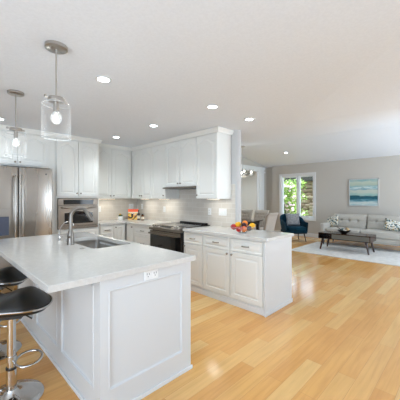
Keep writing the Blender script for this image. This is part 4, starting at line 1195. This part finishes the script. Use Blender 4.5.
# sofa, front faces -X
sf = thing('sofa', 'grey upholstered two-seat sofa beneath the seascape painting', 'sofa', (8.25, 3.20, 0), R)
SL = 2.10
MB().box(0.02, SL - 0.02, 0.05, 0.95, 0.19, 0.33, 0.03, 3).build('base', 'sofa', sf, smooth=40)
for sx in (0, 1):
    x0 = sx * (SL - 0.13)
    MB().box(x0, x0 + 0.13, 0.0, 0.93, 0.14, 0.63, 0.035, 4).build('arm', 'sofa', sf, smooth=40)
mb = MB(); mb.box(0.06, SL - 0.06, 0.80, 0.97, 0.16, 0.84, 0.04, 4); mb.build('back_frame', 'sofa', sf, smooth=40)
cw = (SL - 0.27) / 2
for k in range(2):
    cx = 0.135 + cw * (k + 0.5)
    cushion(cw - 0.006, 0.72, 0.18, 0.16, 10).build('seat_cushion', 'sofa', sf, smooth='all', loc=(cx, 0.37, 0.325))
    bt = [(-0.22, 0.24), (0, 0.24), (0.22, 0.24)]
    def bf(sgn):
        def f(u, v):
            qx, qz = 2 * u - 1, 2 * v - 1
            k = max(0.0, (1 - abs(qx) ** 9) * (1 - abs(qz) ** 7)) ** 0.5
            x = (cw - 0.008) / 2 * qx; z = 0.21 + 0.21 * qz; y = sgn * 0.085 * k
            if sgn < 0:
                for tx, tz in bt: y += 0.045 * math.exp(-((x - tx) ** 2 + (z - tz) ** 2) / 0.0014)
                y += 0.012 * math.exp(-((z - 0.24) / 0.02) ** 2) * k
            return Vector((x, y + z * 0.18, z))
        return f
    mb = MB(); mb.grid(bf(-1), 56, 30); mb.grid(bf(1), 56, 30)
    bc = mb.build('back_cushion', 'sofa', sf, smooth='all', loc=(cx, 0.70, 0.47))
    mb = MB()
    for tx, tz in bt: mb.lathe([(0, -0.006), (0.012, -0.002), (0.012, 0.002), (0, 0.006)], 10, M4=Matrix.Translation((tx, -0.055 + tz * .18, tz)) @ Matrix.Rotation(radians(-90), 4, 'X'))
    mb.build('tuft_buttons', 'greypillow', bc, smooth=True)
for lx, ly in ((0.08, 0.08), (SL - 0.08, 0.08), (0.08, 0.87), (SL - 0.08, 0.87)):
    zf = RH if ly < 0.3 else 0.0
    MB().tube([(lx, ly, 0.17), (lx, ly - 0.015, zf)], [0.024, 0.014], 10).build('leg', 'darkwood', sf, smooth=True)
# sofa pillows
o = throw(0.40, 0.36, 0.14).build('throw_pillow', 'floral', smooth='all', loc=(8.70, 3.0, 0.50), rot=(radians(-24), radians(-16), radians(-106)))
tag(o, 'patterned throw pillow leaning at the left end of the grey sofa', 'pillow', 'patterned sofa pillows')
o = throw(0.42, 0.34, 0.14).build('throw_pillow', 'floral', smooth='all', loc=(8.66, 1.50, 0.50), rot=(radians(-30), radians(16), radians(-72)))
tag(o, 'patterned throw pillow leaning at the right end of the grey sofa', 'pillow', 'patterned sofa pillows')
# painting
pa = thing('painting', 'square abstract teal seascape painting in a thin silver frame above the sofa', 'painting', (FX - 0.001, 2.79, 1.13), R)
pw, ph = 0.81, 0.845
mb = MB()
for a in ((0, 0.02, 0, ph), (pw - 0.02, pw, 0, ph), (0, pw, 0, 0.02), (0, pw, ph - 0.02, ph)): mb.box(a[0], a[1], -0.04, 0, a[2], a[3])
mb.build('frame', 'frame', pa)
MB().box(0.02, pw - 0.02, -0.028, -0.004, 0.02, ph - 0.02).build('canvas', 'sea', pa)
# coffee table
ct = thing('coffee_table', 'dark walnut mid-century coffee table on the cream rug', 'coffee table', (7.44, 2.93, RH), R)
tl, td = 1.22, 0.56
mb = MB(); mb.box(0, tl, 0, td, 0.425, 0.445, 0.003); mb.box(0, tl, 0, td, 0.29, 0.305, 0.002)
mb.box(0, 0.02, 0, td, 0.305, 0.425); mb.box(tl - 0.02, tl, 0, td, 0.305, 0.425); mb.box(0.32, 0.335, 0.01, td - 0.01, 0.305, 0.425)
mb.build('top_box', 'walnut', ct)
MB().box(0.34, tl - 0.022, 0.004, 0.02, 0.307, 0.423, 0.001).build('drawer_front', 'drawerface', ct)
MB().box(0.022, tl - 0.022, td - 0.03, td - 0.02, 0.306, 0.424).build('back_board', 'walnut', ct)
for lx, ly in ((0.1, 0.06), (tl - 0.1, 0.06), (0.1, td - 0.06), (tl - 0.1, td - 0.06)):
    ox = -0.06 if lx < 0.5 else 0.06; oy = -0.03 if ly < 0.3 else 0.03
    MB().tube([(lx, ly, 0.29), (lx + ox, ly + oy, 0)], [0.032, 0.019], 10).build('leg', 'walnut', ct, smooth=True)
# decorative bowl on table
dbx, dby, dbz = 7.66, 2.36, RH + 0.4455
db = thing('decorative_bowl', 'dark shallow bowl of ornamental balls on the coffee table', 'bowl', (dbx, dby, dbz))
MB().lathe([(0, 0), (0.06, 0), (0.07, 0.01), (0.13, 0.05), (0.165, 0.085), (0.158, 0.087), (0.12, 0.06), (0.06, 0.02), (0, 0.018)], 32).build('body', 'darkwood', db, smooth=True)
mb = MB(); rn = random.Random(4)
for k in range(9):
    a = rn.uniform(2.0, 4.2); 
    mb.tube([(0.02, 0, 0.04), (0.1 * cos(a), 0.1 * sin(a), 0.12), (0.2 * cos(a) + rn.gauss(0, .02), 0.2 * sin(a), 0.14 + rn.uniform(0, .08))], [0.005, 0.004, 0.002], 5)
for o_ in (mb.build('twigs', 'twig', db),): pass
for k, (ax, ay, az, r_, mm, lb) in enumerate(((0.06, -0.06, 0.10, 0.05, 'goldball', 'tan ornamental ball at the right of the dark bowl'), (0.0, 0.03, 0.09, 0.045, 'bluecover', 'grey-blue ornamental ball in the middle of the dark bowl'), (-0.045, -0.035, 0.085, 0.038, 'label', 'cream ornamental ball at the front of the dark bowl'))):
    o = MB().lathe([(0, -r_)] + [(r_ * sin(a), -r_ * cos(a)) for a in [pi * q / 10 for q in range(1, 10)]] + [(0, r_)], 18).build('ornamental_ball', mm, smooth='all', loc=(dbx + ax, dby + ay, dbz + az))
    tag(o, lb, 'ornament', 'ornamental balls in the bowl')

# armchair, faces -Y local
ac = thing('armchair', 'dark teal blue velvet armchair in front of the window', 'armchair', (8.42, 4.12, 0), radians(-42))
def shell(u, v, inner):
    # u 0..1 sweeps from left arm front round the back to the right arm front
    a = pi * (u - 0.5) * 1.0
    # rounded U in plan
    if u < 0.28: s = u / 0.28; x = -0.34; y = -0.30 + 0.40 * s
    elif u > 0.72: s = (1 - u) / 0.28; x = 0.34; y = -0.30 + 0.40 * s
    else:
        b = pi - (u - 0.28) / 0.44 * pi; x = 0.34 * cos(b); y = 0.10 + 0.26 * sin(b)
    bk_ = max(0, sin(pi * u)) ** 3.2
    top = 0.60 + 0.24 * bk_
    z = 0.30 + (top - 0.30) * v
    n2 = Vector((x, y - 0.0)).normalized()
    flare = 0.05 * v * (0.5 + bk_)
    th = 0.05 if inner else 0.0
    return Vector((x + n2.x * (flare - th), y + n2.y * (flare - th) + 0.07 * v * bk_, z))
mb = MB(); N = 40; Ls = []
for i in range(N + 1):
    u = i / N; L = []
    for v in (0, .25, .5, .75, .93): L.append(shell(u, v, False))
    p = shell(u, 1, False); q = shell(u, 1, True); L.append((p * .8 + q * .2)); L.append((p + q) / 2 + Vector((0, 0, 0.008))); L.append(q * .8 + p * .2)
    for v in (.93, .75, .5, .25, 0): L.append(shell(u, v, True))
    Ls.append(L)
mb.loops(Ls); mb.build('shell', 'navy', ac, smooth=60)
mb = MB(); mb.box(-0.325, 0.325, -0.33, 0.30, 0.25, 0.34, 0.03, 3); mb.build('seat_base', 'navy', ac, smooth=40)
cushion(0.58, 0.60, 0.14, 0.25).build('seat_cushion', 'navy', ac, smooth='all', loc=(0, -0.06, 0.335))
for sx in (-1, 1):
    for sy in (-1, 1):
        MB().tube([(sx * 0.25, sy * 0.23 - 0.02, 0.26), (sx * 0.29, sy * 0.28 - 0.02, 0.0)], [0.02, 0.012], 10).build('leg', 'darkwood', ac, smooth=True)
o = throw(0.47, 0.42, 0.15).build('throw_pillow', 'greypillow', smooth='all')
Rm = Matrix.Rotation(radians(-42), 4, 'Z')
o.location = Vector((8.42, 4.12, 0)) + Rm @ Vector((0.02, 0.02, 0.47)); o.rotation_euler = (radians(-16), 0, radians(-42))
tag(o, 'plain grey throw pillow on the dark blue armchair', 'pillow')
